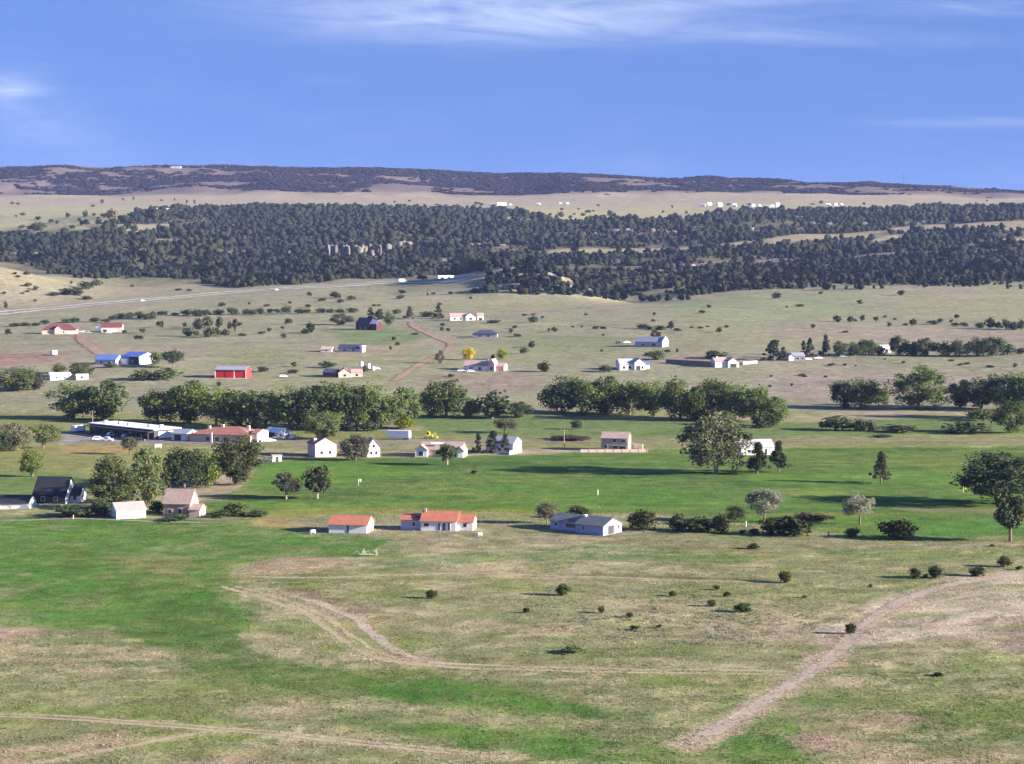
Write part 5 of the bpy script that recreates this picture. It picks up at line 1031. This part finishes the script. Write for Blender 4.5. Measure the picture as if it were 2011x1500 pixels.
hI = house('long brown roofed house with a pale solar panel', 862, 897, -8, [(-40, 44, .6, 11, 14, 13, 'gable', TANW, R_BROWN), (-46, -22, -1.5, 9, 14, 9, 'gable', WHITE, R_BROWN, 'y'), (36, 50, -1.2, 8, 13, 7, 'gable', CREAM, R_BROWN, 'y')], [(0, 'front', .45, .8, 2.0, 1.3, W_), (0, 'front', .65, .8, 1.4, 1.3, W_), (1, 'front', .5, .5, 1.6, 1.5, W_), (2, 'front', .5, 0, 2.0, 1.9, 'garage_white')])
so = MB().box(-2.4, 2.4, -.5, .5, 0, .08).build('solar_panel', plain('glinting_panel', (.75, .77, .8), .3, .5, .03), hI); so.location = (-1.0, 2.6, 4.75); so.rotation_euler = (R(27), 0, 0)  # glint painted as the panel's pale base colour
house('house with a white end wall behind the three spruces', 984, 890, -20, [(-30, 24, 0, 9, 20, 11, 'gable', WHITE, R_SLATE)], [(0, 'front', .5, .8, 1.2, 1.2, W_), (0, 'front', .8, .8, 1.2, 1.2, W_)])
house('tan two storey house alone by the road, with white windows', 1206, 886, -11, [(-25, 27, 0, 9, 26, 10, 'gable', TANW, R_BROWN)], [(0, 'front', .5, 3.5, 1.0, 1.1, W_), (0, 'front', .84, 3.5, 1.6, .9, W_), (0, 'front', .17, 1.2, 1.2, 1.2, W_), (0, 'front', .52, .2, 1.4, 1.9, 'door'), (0, 'front', .80, .8, 2.4, 1.2, W_), (0, 'right', .5, 3.4, .9, 1.1, W_)])
def lowwall(label, a, b, h, mat, name='garden_wall', cat='wall', th=.3, posts=0):
    p, q = at(*a), at(*b); d = (q - p).xy; L_ = d.length; e = empty(name, p, math.atan2(d.y, d.x)); tag(e, label, cat)
    MB().box(0, L_, -th / 2, th / 2, -.5, h).build('panel', mat, e)
    for k in range(posts + 1 if posts else 0): MB().box(k * L_ / posts - .12, k * L_ / posts + .12, -th / 2 - .08, th / 2 + .08, -.5, h + .15).build('post', mat, e)
    return e
lowwall('low pink garden wall around the tan two storey house', (1141, 888), (1271, 888), 1.1, PINKW, posts=8)
lowwall('short tan fence right of the tan two storey house', (1236, 881), (1262, 882), 1.9, CREAM, 'fence', 'fence', .12, 4)
lowwall('low cream wall right of the three spruces', (1000, 893), (1024, 887), 1.4, CREAM)
house('white walled house with a grey roof right of the big lone cottonwood', 1488, 893, 12, [(-34, 34, 0, 9, 15, 13, 'gable', WHITE, R_LGREY)], [(0, 'front', .25, .8, 1.3, 1.2, W_), (0, 'front', .5, .8, 1.3, 1.2, W_), (0, 'front', .75, .3, 1.0, 1.9, 'door')])
# the store and its neighbours on the road
pM = at(238, 857)
eM = empty('store', pM, R(-44)); tag(eM, 'long dark fronted store with a flat white roof', 'store')
block(eM, -23, 23, 0, 13, 4.0, .35, 'flat', DARKW, R_WHITE, over=.3)
MB().box(-23.2, 23.2, -3.0, -.3, 3.2, 3.5).build('canopy', DARKW, eM)
for k in range(11): MB().box(-22.5 + k * 4.5, -22.2 + k * 4.5, -2.9, -2.6, -.5, 3.195).build('post', DARKW, eM)
for k in range(7): opening(eM, 'front', (-23, 23, 0, 13), 4 + k * 6.3, .7, 2.6, 1.7, 'window', DARKW)
MB().box(23.05, 23.2, 2, 11, .6, 3.2).build('end_wall', WHITE, eM)
for k, (x, y) in enumerate(((-17, 4), (-8, 5), (0, 4), (13, 5), (18, 7))): MB().box(x - .7, x + .7, y - .7, y + .7, 4.35, 5.5).build('roof_unit', METAL if k % 2 else WHITE, eM)
house('annex with a grey roof between the long store and the red roofed store', 345, 866, -20, [(-14, 18, 2, 9, 14, 7, 'gable', WHITE, R_SLATE)], [(0, 'front', .4, .2, 3.0, 2.2, 'garage')], name='annex', cat='building')
hN = house('store with a broad red hipped roof by the road', 432, 868, -14, [(-62, 62, 0, 17, 15, 13, 'hip', PINKW, R_BRICK), (62.5, 74, 1, 12, 18, 6, 'gable', CREAM, R_BRICK)], [(0, 'front', .3, .4, 1.6, 1.6, W_), (0, 'front', .36, .4, 1.2, 2.0, 'door'), (0, 'front', .45, .4, 1.8, 1.6, W_), (0, 'front', .6, .4, 1.8, 1.6, W_)], name='store', cat='store')
for k, (x, y, z) in enumerate(((-7, 6, 5.2), (-2, 8, 5.6), (9, 8, 5.4))): MB().box(x - .5, x + .5, y - .5, y + .5, z - 1.2, z + .7).build('roof_vent', WHITE, hN)
MB().box(-3.7, -2.7, -1.6, -1.2, -.5, 3.8).build('entrance_pillar', WHITE, hN)
house('silver metal shed right of the red roofed store', 536, 861, -38, [(-20, 14, 0, 7, 13, 7, 'gable', GREYW, R_SHEET)], [(0, 'front', .5, 0, 3.5, 2.4, 'garage')], name='shed', cat='shed')
house('small white shed with a flat top at the golf course corner', 545, 906, 15, [(-9, 8, 0, 3, 11, 1.5, 'flat', WHITE, R_TAUPE)], [(0, 'front', .5, 0, 1.0, 1.7, 'door')], name='shed', cat='shed')
lowwall('low pale wall left of the small white shed', (503, 905), (536, 907), .8, CREAM)
# houses of the far slope
house('red roofed ranch house with pink walls at far left', 117, 656, 6, [(-34, 32, 0, 13, 9, 11, 'hip', PINKW, R_DRED), (-9, 6, -1.5, 6, 10, 7, 'gable', PINKW, R_DRED, 'y')], [(0, 'front', .62, .7, 2.2, 1.6, W_), (0, 'front', .2, .7, 2.2, 1.6, W_), (0, 'front', .85, 0, 5, 2.3, 'garage_white')])
house('small red roofed house with a pale front right of the ranch house', 218, 652, 4, [(-19, 21, 0, 11, 10, 8, 'gable', PINKW, R_DRED)], [(0, 'front', .5, 0, 8, 2.4, 'garage_white'), (0, 'front', .15, .8, 1.6, 1.4, W_)])
house('long blue roofed house, lower left of the two blue roofs', 208, 716, -12, [(-22, 20, 0, 11, 10, 9, 'gable', GREYW, R_BLUE)], [(0, 'front', .3, .8, 1.8, 1.4, W_), (0, 'front', .7, .8, 1.8, 1.4, W_)])
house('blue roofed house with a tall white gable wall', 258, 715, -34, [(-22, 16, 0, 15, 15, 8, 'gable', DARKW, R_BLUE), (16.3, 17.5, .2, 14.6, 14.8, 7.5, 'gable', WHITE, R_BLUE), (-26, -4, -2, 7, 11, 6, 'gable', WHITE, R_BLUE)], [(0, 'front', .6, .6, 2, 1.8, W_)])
house('white mobile home with a shaded blue end, leftmost', 117, 746, 28, [(-16, 20, 0, 5, 10, 4, 'gable', WHITE, R_WHITE)], [(0, 'front', .3, .9, 1.2, 1, W_), (0, 'front', .7, .9, 1.2, 1, W_)], name='mobile_home', cat='mobile home')
house('cream mobile home, right of the leftmost one', 160, 746, 10, [(-10, 12, 0, 5, 8, 3, 'gable', CREAM, R_WHITE)], [(0, 'front', .5, .9, 1.2, 1, W_)], name='mobile_home', cat='mobile home')
hR = house('bright red barn with a slate blue roof and white trim', 453, 743, -7, [(-31, 30, 0, 12, 17, 6, 'gable', REDW, R_SLATE)], [], name='barn', cat='barn')
sR = mpp(at(453, 743)); 
for u in (-31.2, 7, 30.4): MB().box(u * sR - .22, u * sR + .22, -.12, -.004, -.4, 17 * sR).build('trim_board', TRIM, hR)
MB().box(-10 * sR, 6.5 * sR, -.10, -.003, 0, 13 * sR).build('sliding_door', plain('red_door', (.58, .02, .03), .7), hR); MB().box(-31 * sR, 30 * sR, -.11, -.002, -.5, .25).build('base_board', TRIM, hR)
house('dark red house with a steep blue metal roof among conifers', 716, 648, -32, [(-18, 10, 0, 10, 13, 11, 'gable', DREDW, R_NAVY), (10.5, 22, 1.5, 8, 13, 7, 'gable', DREDW, R_SHEET)], [(0, 'front', .3, .4, 1.5, 2.2, W_), (0, 'front', .7, .4, 1.5, 2.2, W_)])
house('tiny pink roofed cottage left of the navy roofed house', 641, 691, -6, [(-11, 11, 0, 8, 5, 5, 'gable', CREAM, R_PINK)], [(0, 'front', .5, .5, 1.2, 1.0, W_)])
house('low navy roofed house with a white end', 687, 691, -14, [(-24, 20, 0, 9, 7, 7, 'gable', GREYW, R_NAVY), (20.4, 25, 0, 6, 9, 3, 'flat', WHITE, R_WHITE)], [(0, 'front', .3, .6, 1.6, 1.2, W_), (0, 'front', .7, .6, 1.6, 1.2, W_)])
house('pink gabled farmhouse right above the left creek belt', 688, 741, 8, [(-23, 2, 0, 10, 9, 9, 'gable', PINKW, R_PINK, 'y'), (2.5, 24, 2, 9, 9, 6, 'gable', PINKW, R_PINK)], [(0, 'front', .5, .5, 1.6, 1.4, W_), (1, 'front', .5, .5, 1.6, 1.4, W_)])
house('dark shed left of the pink gabled farmhouse', 648, 741, -10, [(-14, 12, 0, 9, 10, 6, 'gable', DARKW, R_NAVY)], [(0, 'front', .5, 0, 2.6, 2.2, 'garage')], name='shed', cat='shed')
house('long pale house beyond the spruce at the top of the orange road', 914, 629, 6, [(-30, 0, 0, 10, 8, 6, 'gable', CREAM, R_PINK), (.5, 20, -1, 9, 8, 7, 'gable', WHITE, R_PINK, 'y'), (24, 36, 1, 8, 9, 5, 'gable', WHITE, R_PINK)], [(0, 'front', .3, .6, 1.8, 1.6, W_), (0, 'front', .7, .6, 1.8, 1.6, W_), (1, 'front', .5, .6, 2.4, 1.6, W_), (2, 'front', .5, 0, 3.0, 2.2, 'garage')])
house('low navy house at the end of the white driveway', 951, 663, -4, [(-22, 25, 0, 10, 8, 7, 'hip', plain('blue_grey_siding', (.22, .22, .27), .8), R_NAVY)], [(0, 'front', .3, .5, 2.4, 1.6, W_), (0, 'front', .65, .5, 2.4, 1.6, W_)])
house('pink roofed house between the yellow trees', 942, 728, -14, [(-32, 18, 0, 11, 10, 9, 'gable', WHITE, R_PINK), (18.5, 30, -1, 9, 14, 9, 'gable', PINKW, R_PINK, 'y'), (30.4, 46, 2, 9, 9, 6, 'gable', PINKW, R_PINK)], [(0, 'front', .3, .5, 2.2, 1.8, W_), (0, 'front', .65, .5, 2.2, 1.8, W_), (1, 'front', .5, .5, 1.6, 2.2, W_)], (0, .9, .4, .95, .8))
house('white house with a bright gabled front, centre right', 1242, 726, 10, [(-25, 3, 0, 10, 12, 9, 'gable', WHITE, R_LGREY), (3.3, 24, -1.5, 11, 14, 8, 'gable', WHITE, R_LGREY, 'y'), (24.4, 36, 2, 9, 10, 4, 'gable', GREYW, R_BLUE)], [(0, 'front', .3, .6, 1.6, 1.6, W_), (0, 'front', .7, .6, 1.6, 1.6, W_), (1, 'front', .35, 0, 2.6, 2.4, 'garage'), (1, 'front', .75, .6, 1.2, 1.6, W_)])
house('long grey roofed farmhouse with a tall white gable', 1282, 681, -24, [(-34, 17, 0, 12, 10, 9, 'gable', GREYW, R_SLATE), (17.4, 18.6, -.4, 12.8, 11, 10, 'gable', WHITE, R_SLATE)], [(0, 'front', .3, .5, 1.8, 1.6, W_), (0, 'front', .7, .5, 2.8, 2, W_)])
house('pair of joined white garages behind the brown fence', 1428, 721, 10, [(-24, 0, 0, 10, 12, 7, 'gable', WHITE, R_PINK), (.5, 22, -1.5, 10, 11, 8, 'gable', WHITE, R_PINK, 'y')], [(0, 'front', .5, .1, 3.5, 2.3, 'garage_white'), (1, 'front', .5, 0, 4, 2.2, 'garage')], (0, .3, .4, .95, .6), name='garage', cat='garage')
lowwall('long brown fence left of the white garages', (1308, 712), (1396, 721), 2.2, plain('brown_fence', (.20, .14, .12), .9), 'fence', 'fence', .15, 12)
lowwall('low pink wall right of the white garages', (1459, 716), (1487, 713), 2.0, PINKW)
house('dark fronted house among spruces with a white left wing', 1567, 708, 8, [(-9, 15, 1, 9, 9, 6, 'gable', plain('slate_siding', (.14, .14, .18), .8), R_SLATE), (-19, -9.5, -1, 8, 9, 4, 'gable', WHITE, R_SLATE, 'y')], [(0, 'front', .4, .5, 2.2, 1.6, W_), (0, 'front', .8, .5, 1.6, 1.6, W_)])
house('white shed standing in the dark far right grove', 1741, 692, 14, [(-9, 10, 0, 7, 10, 4, 'gable', WHITE, R_WHITE)], [(0, 'front', .5, 0, 2.4, 2.2, 'garage')], name='shed', cat='shed')
# far homesteads on the plain under the mesa
FAR = [(330, 415, 50, 8, 'long white building above the left woods'), (296, 416, 14, 4, 'low white building left of the long one'), (759, 408.5, 9, 5, 'left white cabin of two above the central woods'), (774, 408.5, 9, 5, 'right white cabin of two above the central woods'), (964, 403.5, 12, 6, 'left white house of the central plain farm'), (986, 403.5, 22, 7, 'long white house of the central plain farm'), (1003, 402.5, 6, 4, 'small white shed of the central plain farm'),
 (1057, 401.5, 7, 4, 'lone white house right of the central plain farm'), (1101, 400.5, 7, 5, 'left white house of the next pair on the plain'), (1115, 400.5, 6, 4, 'right white house of the next pair on the plain'), (1380, 405, 11, 7, 'first white house of the right plain hamlet'), (1394, 403.5, 10, 8, 'second white house of the right plain hamlet'), (1415, 405, 11, 10, 'tall third white house of the right plain hamlet'), (1442, 406, 9, 8, 'fourth white house of the right plain hamlet'),
 (1480, 406, 9, 8, 'fifth white house of the right plain hamlet'), (1493, 405.5, 5, 5, 'small sixth house of the right plain hamlet'), (1505, 407, 15, 6, 'long seventh house of the right plain hamlet'), (1518, 406, 8, 5, 'eighth house of the right plain hamlet'), (1528, 405.5, 9, 10, 'tall last house of the right plain hamlet'), (1626, 404.5, 10, 7, 'left white house of the far right trio on the plain'), (1642, 403.5, 8, 7, 'middle white house of the far right trio on the plain'), (1654, 402.5, 6, 4, 'right white shed of the far right trio on the plain')]
for i, (px, row, w, h, lb) in enumerate(FAR):
    house(lb, px, row, (20, -14, 8)[i % 3], [(-w * .42, w * .42, 0, 9, h * .45, h * .35, 'gable', WHITE, R_WHITE if i % 2 else R_LGREY)], [(0, 'front', .3, .8, 1.6, 1.4, W_), (0, 'front', .7, .8, 1.6, 1.4, W_)], group='far white homesteads on the plain')
pr = at(345, 329.6); 
house('small flat building on the rim of the mesa at left', 346, 330.5, 0, [(-11, 9, 0, 12, 4, 1, 'flat', GREYW, R_SLATE)], [(0, 'front', .5, 1, 3, 2, W_)], name='rim_building', cat='building')

# ------------------------------------------------------------------ vehicles
paint = {k: plain('paint_' + k, c, .3, .5, .03) for k, c in dict(white=(.80, .80, .80), dark=(.03, .03, .04), silver=(.45, .46, .48), red=(.35, .03, .03), yellow=(.75, .62, .03)).items()}
def wheels(e, xs, w, r):
    for x in xs:
        for y in (-w / 2, w / 2 - .22):
            o = MB().tube([(x, y, r), (x, y + .22, r)], [r, r], 10).build('wheel', BLACK, e); MB().tube([(x, y - .012, r), (x, y + .232, r)], [r * .5, r * .5], 8).build('rim', METAL, o)
def car(label, px, row, yaw, paintn='white', kind='suv', group='parked cars'):
    p = at(px, row); p.z = float(hmesh(p.x, p.y)) + .03; e = empty('car', p, R(yaw)); tag(e, label, 'car', group); w = 1.85
    if kind == 'pickup': prof = [(-2.7, .45), (2.7, .45), (2.72, .95), (1.6, 1.05), (.9, 1.75), (-.5, 1.78), (-.6, 1.1), (-2.7, 1.1)]; win = [(1.38, 1.12), (.83, 1.66), (-.38, 1.68), (-.4, 1.12)]
    else: prof = [(-2.3, .4), (2.3, .4), (2.35, .85), (1.3, 1.0), (.6, 1.6), (-1.6, 1.66), (-2.25, 1.0)]; win = [(1.1, 1.05), (.55, 1.5), (-1.5, 1.55), (-1.9, 1.08)]
    MB().prism(prof, -w / 2, w / 2).build('body', paint[paintn], e); MB().prism(win, -w / 2 - .015, -w / 2 + .1).build('side_window', GLASS, e); MB().prism(win, w / 2 - .1, w / 2 + .015).build('side_window', GLASS, e)
    for y in (-.65, .65): MB().box(2.33, 2.40, y - .2, y + .2, .62, .80).build('headlight', TRIM, e)
    wheels(e, (-1.45, 1.45), w + .04, .36); return e
def truck(label, px, row, yaw, L_, group=None):
    p = at(px, row); p.z = float(hmesh(p.x, p.y)) + .5; e = empty('semi_truck', p, R(yaw)); tag(e, label, 'truck', group)
    MB().box(-L_ / 2, L_ / 2 - 5.2, -1.3, 1.3, 1.15, 4.15).build('trailer_box', paint['white'], e); MB().box(-L_ / 2 + .3, L_ / 2 - 2.5, -.5, .5, .7, 1.14).build('chassis', BLACK, e)
    x = L_ / 2
    MB().prism([(x - 4.6, .6), (x, .6), (x, 1.9), (x - 1.6, 2.1), (x - 2.2, 3.2), (x - 2.6, 3.9), (x - 4.6, 3.9)], -1.2, 1.2).build('cab', paint['white'], e); MB().prism([(x - 1.75, 2.2), (x - 2.25, 3.1), (x - 3.2, 3.1), (x - 3.2, 2.2)], -1.22, 1.22).build('side_window', GLASS, e)
    wheels(e, (-L_ / 2 + 1.5, -L_ / 2 + 2.8, x - 4.2, x - 5.4, x - 1.0), 2.5, .5); return e
YH = 38
truck('white semi truck on the highway before the wooded knoll', 877, 549, YH, 24)
car('white pickup following the semi truck', 800, 553, YH, 'white', 'pickup', 'highway traffic'); 
pt_ = at(789, 554); pt_.z = float(hmesh(pt_.x, pt_.y)) + .4
et = empty('cargo_trailer', pt_, R(YH)); tag(et, 'white box trailer behind the highway pickup', 'trailer'); MB().box(-4.5, 3.5, -1.2, 1.2, .7, 3.2).build('trailer_box', paint['white'], et); MB().box(3.5, 5.6, -.1, .1, .6, .8).build('drawbar', METAL, et); wheels(et, (-1.2, 0), 2.3, .4)
car('white car on the highway mid slope', 543, 570, YH, 'white', 'suv', 'highway traffic'); car('white car on the highway further left', 280, 591.5, YH, 'white', 'suv', 'highway traffic'); car('dark car on the highway at far left', 22, 615, YH, 'dark', 'suv', 'highway traffic'); car('white car on the highway in the right woods', 1362, 521.5, 10, 'white', 'pickup', 'highway traffic')
for a in ((193, 864.5, 10, 'white', 'suv', 'white car, left of two parked in front of the long store'), (209, 866.5, -8, 'white', 'pickup', 'white pickup, right of two parked in front of the long store'), (221, 856.5, 40, 'white', 'suv', 'white car close to the dark store front'), (250, 860, 45, 'silver', 'suv', 'silver car close to the dark store front, right one'), (273, 867, 0, 'dark', 'suv', 'low dark car at the right end of the lot'),
          (530, 868, 20, 'white', 'suv', 'white car before the silver shed'), (549, 862, 30, 'white', 'pickup', 'white pickup right of the silver shed'), (563, 862, 60, 'silver', 'suv', 'first silver car in the yard right of the silver shed'), (575, 862, 80, 'silver', 'pickup', 'silver pickup at the end of the shed yard'),
          (557, 741, 8, 'white', 'suv', 'white car alone right of the red barn'), (163, 653, 10, 'white', 'pickup', 'white pickup at the top of the pink dirt road'), (172, 654, 0, 'silver', 'suv', 'silver car beside the white pickup at the ranch house'), (906, 730, 0, 'white', 'suv', 'white car before the pink roofed house'), (925, 731, 5, 'white', 'suv', 'second white car before the pink roofed house'), (1231, 674, 15, 'white', 'pickup', 'white pickup left of the grey roofed farmhouse'), (1215, 675, 15, 'dark', 'suv', 'dark car left of the farmhouse pickup'),
          (1607, 705, 10, 'white', 'pickup', 'white pickup right of the slim spruces'), (1587, 707, 20, 'white', 'suv', 'white car by the house among spruces'), (1656, 702, 0, 'silver', 'suv', 'silver car at the foot of the dark far grove'), (738, 726, 20, 'white', 'pickup', 'white pickup right of the white tanks'), (213, 655, 0, 'white', 'suv', 'white car before the small red roofed house')): car(a[5], a[0], a[1], a[2], a[3], a[4])
def boxtrailer(label, px, row, yaw, L_, H_, mat, name='box_trailer'):
    p = at(px, row); e = empty(name, p, R(yaw)); tag(e, label, 'trailer')
    MB().box(-L_ / 2, L_ / 2, -1.25, 1.25, .75, H_).build('box', mat, e); MB().box(-L_ / 2 + .4, L_ / 2 - .4, -.5, .5, .5, .745).build('chassis', BLACK, e); MB().box(L_ / 2 + .003, L_ / 2 + .05, -1.1, 1.1, .9, H_ - .1).build('rear_door', TRIM, e); wheels(e, (L_ / 2 - 1.2, L_ / 2 - 2.2), 2.4, .42); return e
boxtrailer('white box trailer parked beyond the road', 783, 863, -16, 9.6, 3.7, paint['white']); boxtrailer('white motorhome beside the small red roofed house', 198, 652, -6, 7.5, 4.4, paint['white'], 'motorhome'); boxtrailer('white box van at the left end of the store', 153, 849, 60, 6.0, 3.0, paint['white'], 'box_van'); boxtrailer('small white trailer on the reddish field track', 105, 698, 70, 5, 3.4, paint['white'])
pY = at(842, 861); eY = empty('digger', pY, R(-8)); tag(eY, 'yellow digger parked beyond the road', 'digger')
MB().box(-1.6, 1.6, -.9, .9, .6, 1.5).build('body', paint['yellow'], eY); MB().prism([(-.9, 1.5), (.5, 1.5), (.35, 2.8), (-.8, 2.8)], -.75, .75).build('cab', paint['yellow'], eY); MB().prism([(-.7, 1.7), (.3, 1.7), (.2, 2.6), (-.65, 2.6)], -.78, .78).build('side_window', GLASS, eY)
MB().tube([(1.4, 0, 1.3), (2.6, 0, 2.3), (3.3, 0, .8)], [.16, .15, .12], 6).build('boom', paint['yellow'], eY); MB().prism([(3.0, .2), (3.7, .2), (3.6, .9), (3.1, .9)], -.8, .8).build('bucket', paint['yellow'], eY); wheels(eY, (-1.0, 1.0), 1.9, .6)

# ------------------------------------------------------------------ masts, poles, tanks, small things of the golf course
def mast(label, px, row, hpx, w=1.6):
    p = at(px, row); h = hpx * mpp(p); e = empty('radio_mast', p - Vector((0, 0, 1))); tag(e, label, 'mast')
    m = MB()
    for k in range(3):
        a = k * 2.0944; m.tube([(w * math.cos(a), w * math.sin(a), 0), (w * .6 * math.cos(a), w * .6 * math.sin(a), h)], [.5, .35], 5)
    m.build('lattice', METAL_D, e)
    b = MB()
    for k in range(1, 10):
        z = h * k / 10; b.tube([(-w, 0, z), (w, 0, z + h * .05)], [.25, .25], 4); b.tube([(0, -w, z), (0, w, z + h * .05)], [.25, .25], 4)
    b.build('brace', METAL_D, e); MB().box(-1.4, 1.4, -1.4, 1.4, h * .86, h * .92).build('antenna', METAL_D, e)
METAL_D = plain('mast_steel', (.10, .10, .12), .6)
mast('tall radio mast on the mesa rim at right', 1775, 363, 26, 2.2); mast('thin radio mast on the mesa rim at centre', 928, 342, 20, 1.0); mast('faint short mast right of the tall radio mast', 1833, 364, 17, .7); mast('tiny mast on the rim left of the small peak', 443, 332, 8, .7)
def pole(label, px, row, h):
    p = at(px, row); e = empty('utility_pole', p); tag(e, label, 'pole', 'utility poles'); wd = plain('pole_wood', (.24, .19, .15), .9)
    MB().tube([(0, 0, -.6), (0, 0, h)], [.2, .14], 7).build('post', wd, e); MB().box(-1.3, 1.3, -.1, .1, h - .9, h - .7).build('crossarm', wd, e)
    for x in (-1.1, 0, 1.1): MB().tube([(x, 0, h - .7), (x, 0, h - .45)], [.07, .05], 6).build('insulator', TRIM, e)
pole('utility pole before the dark far right grove', 1784, 698, 11); pole('utility pole right of the red roofed store', 509, 845, 9); pole('utility pole left of the long store roof', 182, 842, 8); pole('utility pole beside the white house lane', 1108, 882, 8)
def tank(label, px, row, wpx, hpx):
    p = at(px, row); s = mpp(p); e = empty('storage_tank', p); tag(e, label, 'tank', 'white storage tanks'); r, h = wpx * s / 2, hpx * s
    MB().tube([(0, 0, -.5), (0, 0, h * .82)], [r, r], 14).build('shell', paint['white'], e, True); MB().tube([(0, 0, h * .82), (0, 0, h * .93), (0, 0, h)], [r * 1.02, r * .7, r * .1], 14).build('cap', paint['white'], e, True)
tank('tall white tank behind the pink gabled farmhouse', 710, 728, 8, 19); tank('short white tank right of the tall one', 724, 723, 7, 10); tank('last white tank right of the dark tree', 733, 727, 6, 8)
def bar(label, name, cat, px, row, h, r, mat, flag=None, fm=None):
    p = at(px, row); e = empty(name, p); tag(e, label, cat)
    MB().tube([(0, 0, -.3), (0, 0, h)], [r, r * .9], 6).build('post', mat, e)
    if flag:
        w, d = flag; n = 5; V = []; F = []
        for k in range(n + 1):
            x = w * k / n; y = .07 * math.sin(k * 1.7)
            V += [(x, y - .015, h - d + .04 * k / n), (x, y - .015, h), (x, y + .015, h - d), (x, y + .015, h)]
        for k in range(n): a = 4 * k; F += [[a, a + 4, a + 5, a + 1], [a + 2, a + 3, a + 7, a + 6], [a + 1, a + 5, a + 7, a + 3], [a, a + 2, a + 6, a + 4]]
        F += [[0, 1, 3, 2], [4 * n, 4 * n + 2, 4 * n + 3, 4 * n + 1]]
        MB().add(V, F).build('flag', fm or TRIM, e)
    else: MB().tube([(0, 0, h - .02), (0, 0, h + .12)], [r * 1.25, r * .5], 6).build('cap', mat, e)
bar('white golf flag on the green above the lower bunker', 'golf_flag', 'flag', 704, 954, 2.2, .05, TRIM, (.9, .9)); bar('white marker post in the middle of the fairway', 'marker_post', 'post', 1174, 972, 1.5, .14, TRIM); bar('yellow golf flag left of the huge shade tree', 'golf_flag', 'flag', 1892, 967, 2.0, .05, TRIM, (.9, .9), paint['yellow'])
bar('white post left of the silvery grey tree', 'marker_post', 'post', 1465, 1034, 1.4, .14, TRIM); bar('dark post on the fairway border', 'marker_post', 'post', 1627, 1052, 1.1, .2, DARKW); bar('white post on the gravel lane', 'marker_post', 'post', 144, 1019, 1.0, .12, TRIM)
def ptank(label, px, row, L_, r):
    p = at(px, row); e = empty('propane_tank', p, .4); tag(e, label, 'tank'); mb = MB(); z = r + .25
    mb.tube([(-L_ / 2, 0, z), (-L_ / 2 + r * .35, 0, z), (0, 0, z), (L_ / 2 - r * .35, 0, z), (L_ / 2, 0, z)], [r * .45, r, r, r, r * .45], 12).build('shell', paint['white'], e, True)
    for x in (-L_ / 3, L_ / 3): MB().box(x - .1, x + .1, -r * .7, r * .7, -.2, .3).build('foot', METAL, e)
ptank('white propane tank left of the white outbuilding', 614, 1048, 1.6, .42); ptank('small white tank right of the three winged house', 942, 1053, 1.4, .4)
def signboard(label, px, row, w, h, mat, lift=.6):
    p = at(px, row); e = empty('sign', p, R(12)); tag(e, label, 'sign')
    MB().box(-w / 2, w / 2, -.12, .12, lift, lift + h).build('board', mat, e)
    for x in (-w / 2 + .2, w / 2 - .2): MB().box(x - .09, x + .09, -.09, .09, -.4, lift - .003).build('post', METAL, e)
signboard('pale orange sign board by the road below the long store', 311, 881, 2.6, 1.2, CREAM)
# a bleached fallen tree on the meadow
pT = at(722, 1092); eT = empty('fallen_tree', pT, 0); tag(eT, 'bleached dead tree lying on the meadow below the outbuilding', 'dead tree'); dead = plain('dead_wood', (.46, .42, .36), .95, .05, .2, 5)
MB().tube([(-2.4, .3, .25), (0, 0, .4), (2.6, -.3, .3)], [.24, .17, .08], 7).build('trunk', dead, eT)
r = random.Random(3)
for k in range(11):
    x = r.uniform(-2, 2.3); a = r.uniform(-1.4, 1.4); l = r.uniform(.9, 2.3)
    MB().tube([(x, 0, .35), (x + l * .4 * math.sin(a), r.uniform(-.5, .5), .35 + l * .5), (x + l * .9 * math.sin(a), r.uniform(-1, 1), .3 + l * .85 * abs(math.cos(a)))], [.08, .06, .02], 5).build('branch', dead, eT)

# ------------------------------------------------------------------ air
hz = MB().box(-15500, 15500, -60, 15200, -700, 455)
def haze_material():
    m, N, L = nodes_of('haze'); v = mk(N, 'ShaderNodeVolumePrincipled'); v.inputs['Color'].default_value = (.42, .54, 1.0, 1); v.inputs['Density'].default_value = HAZE; v.inputs['Anisotropy'].default_value = 0.0
    o = mk(N, 'ShaderNodeOutputMaterial'); L.new(v.outputs[0], o.inputs['Volume']); return m
HAZE = 2.2e-5
ho = hz.build('haze', haze_material()); tag(ho, 'thin blue haze filling the valley air', None, None, 'stuff')
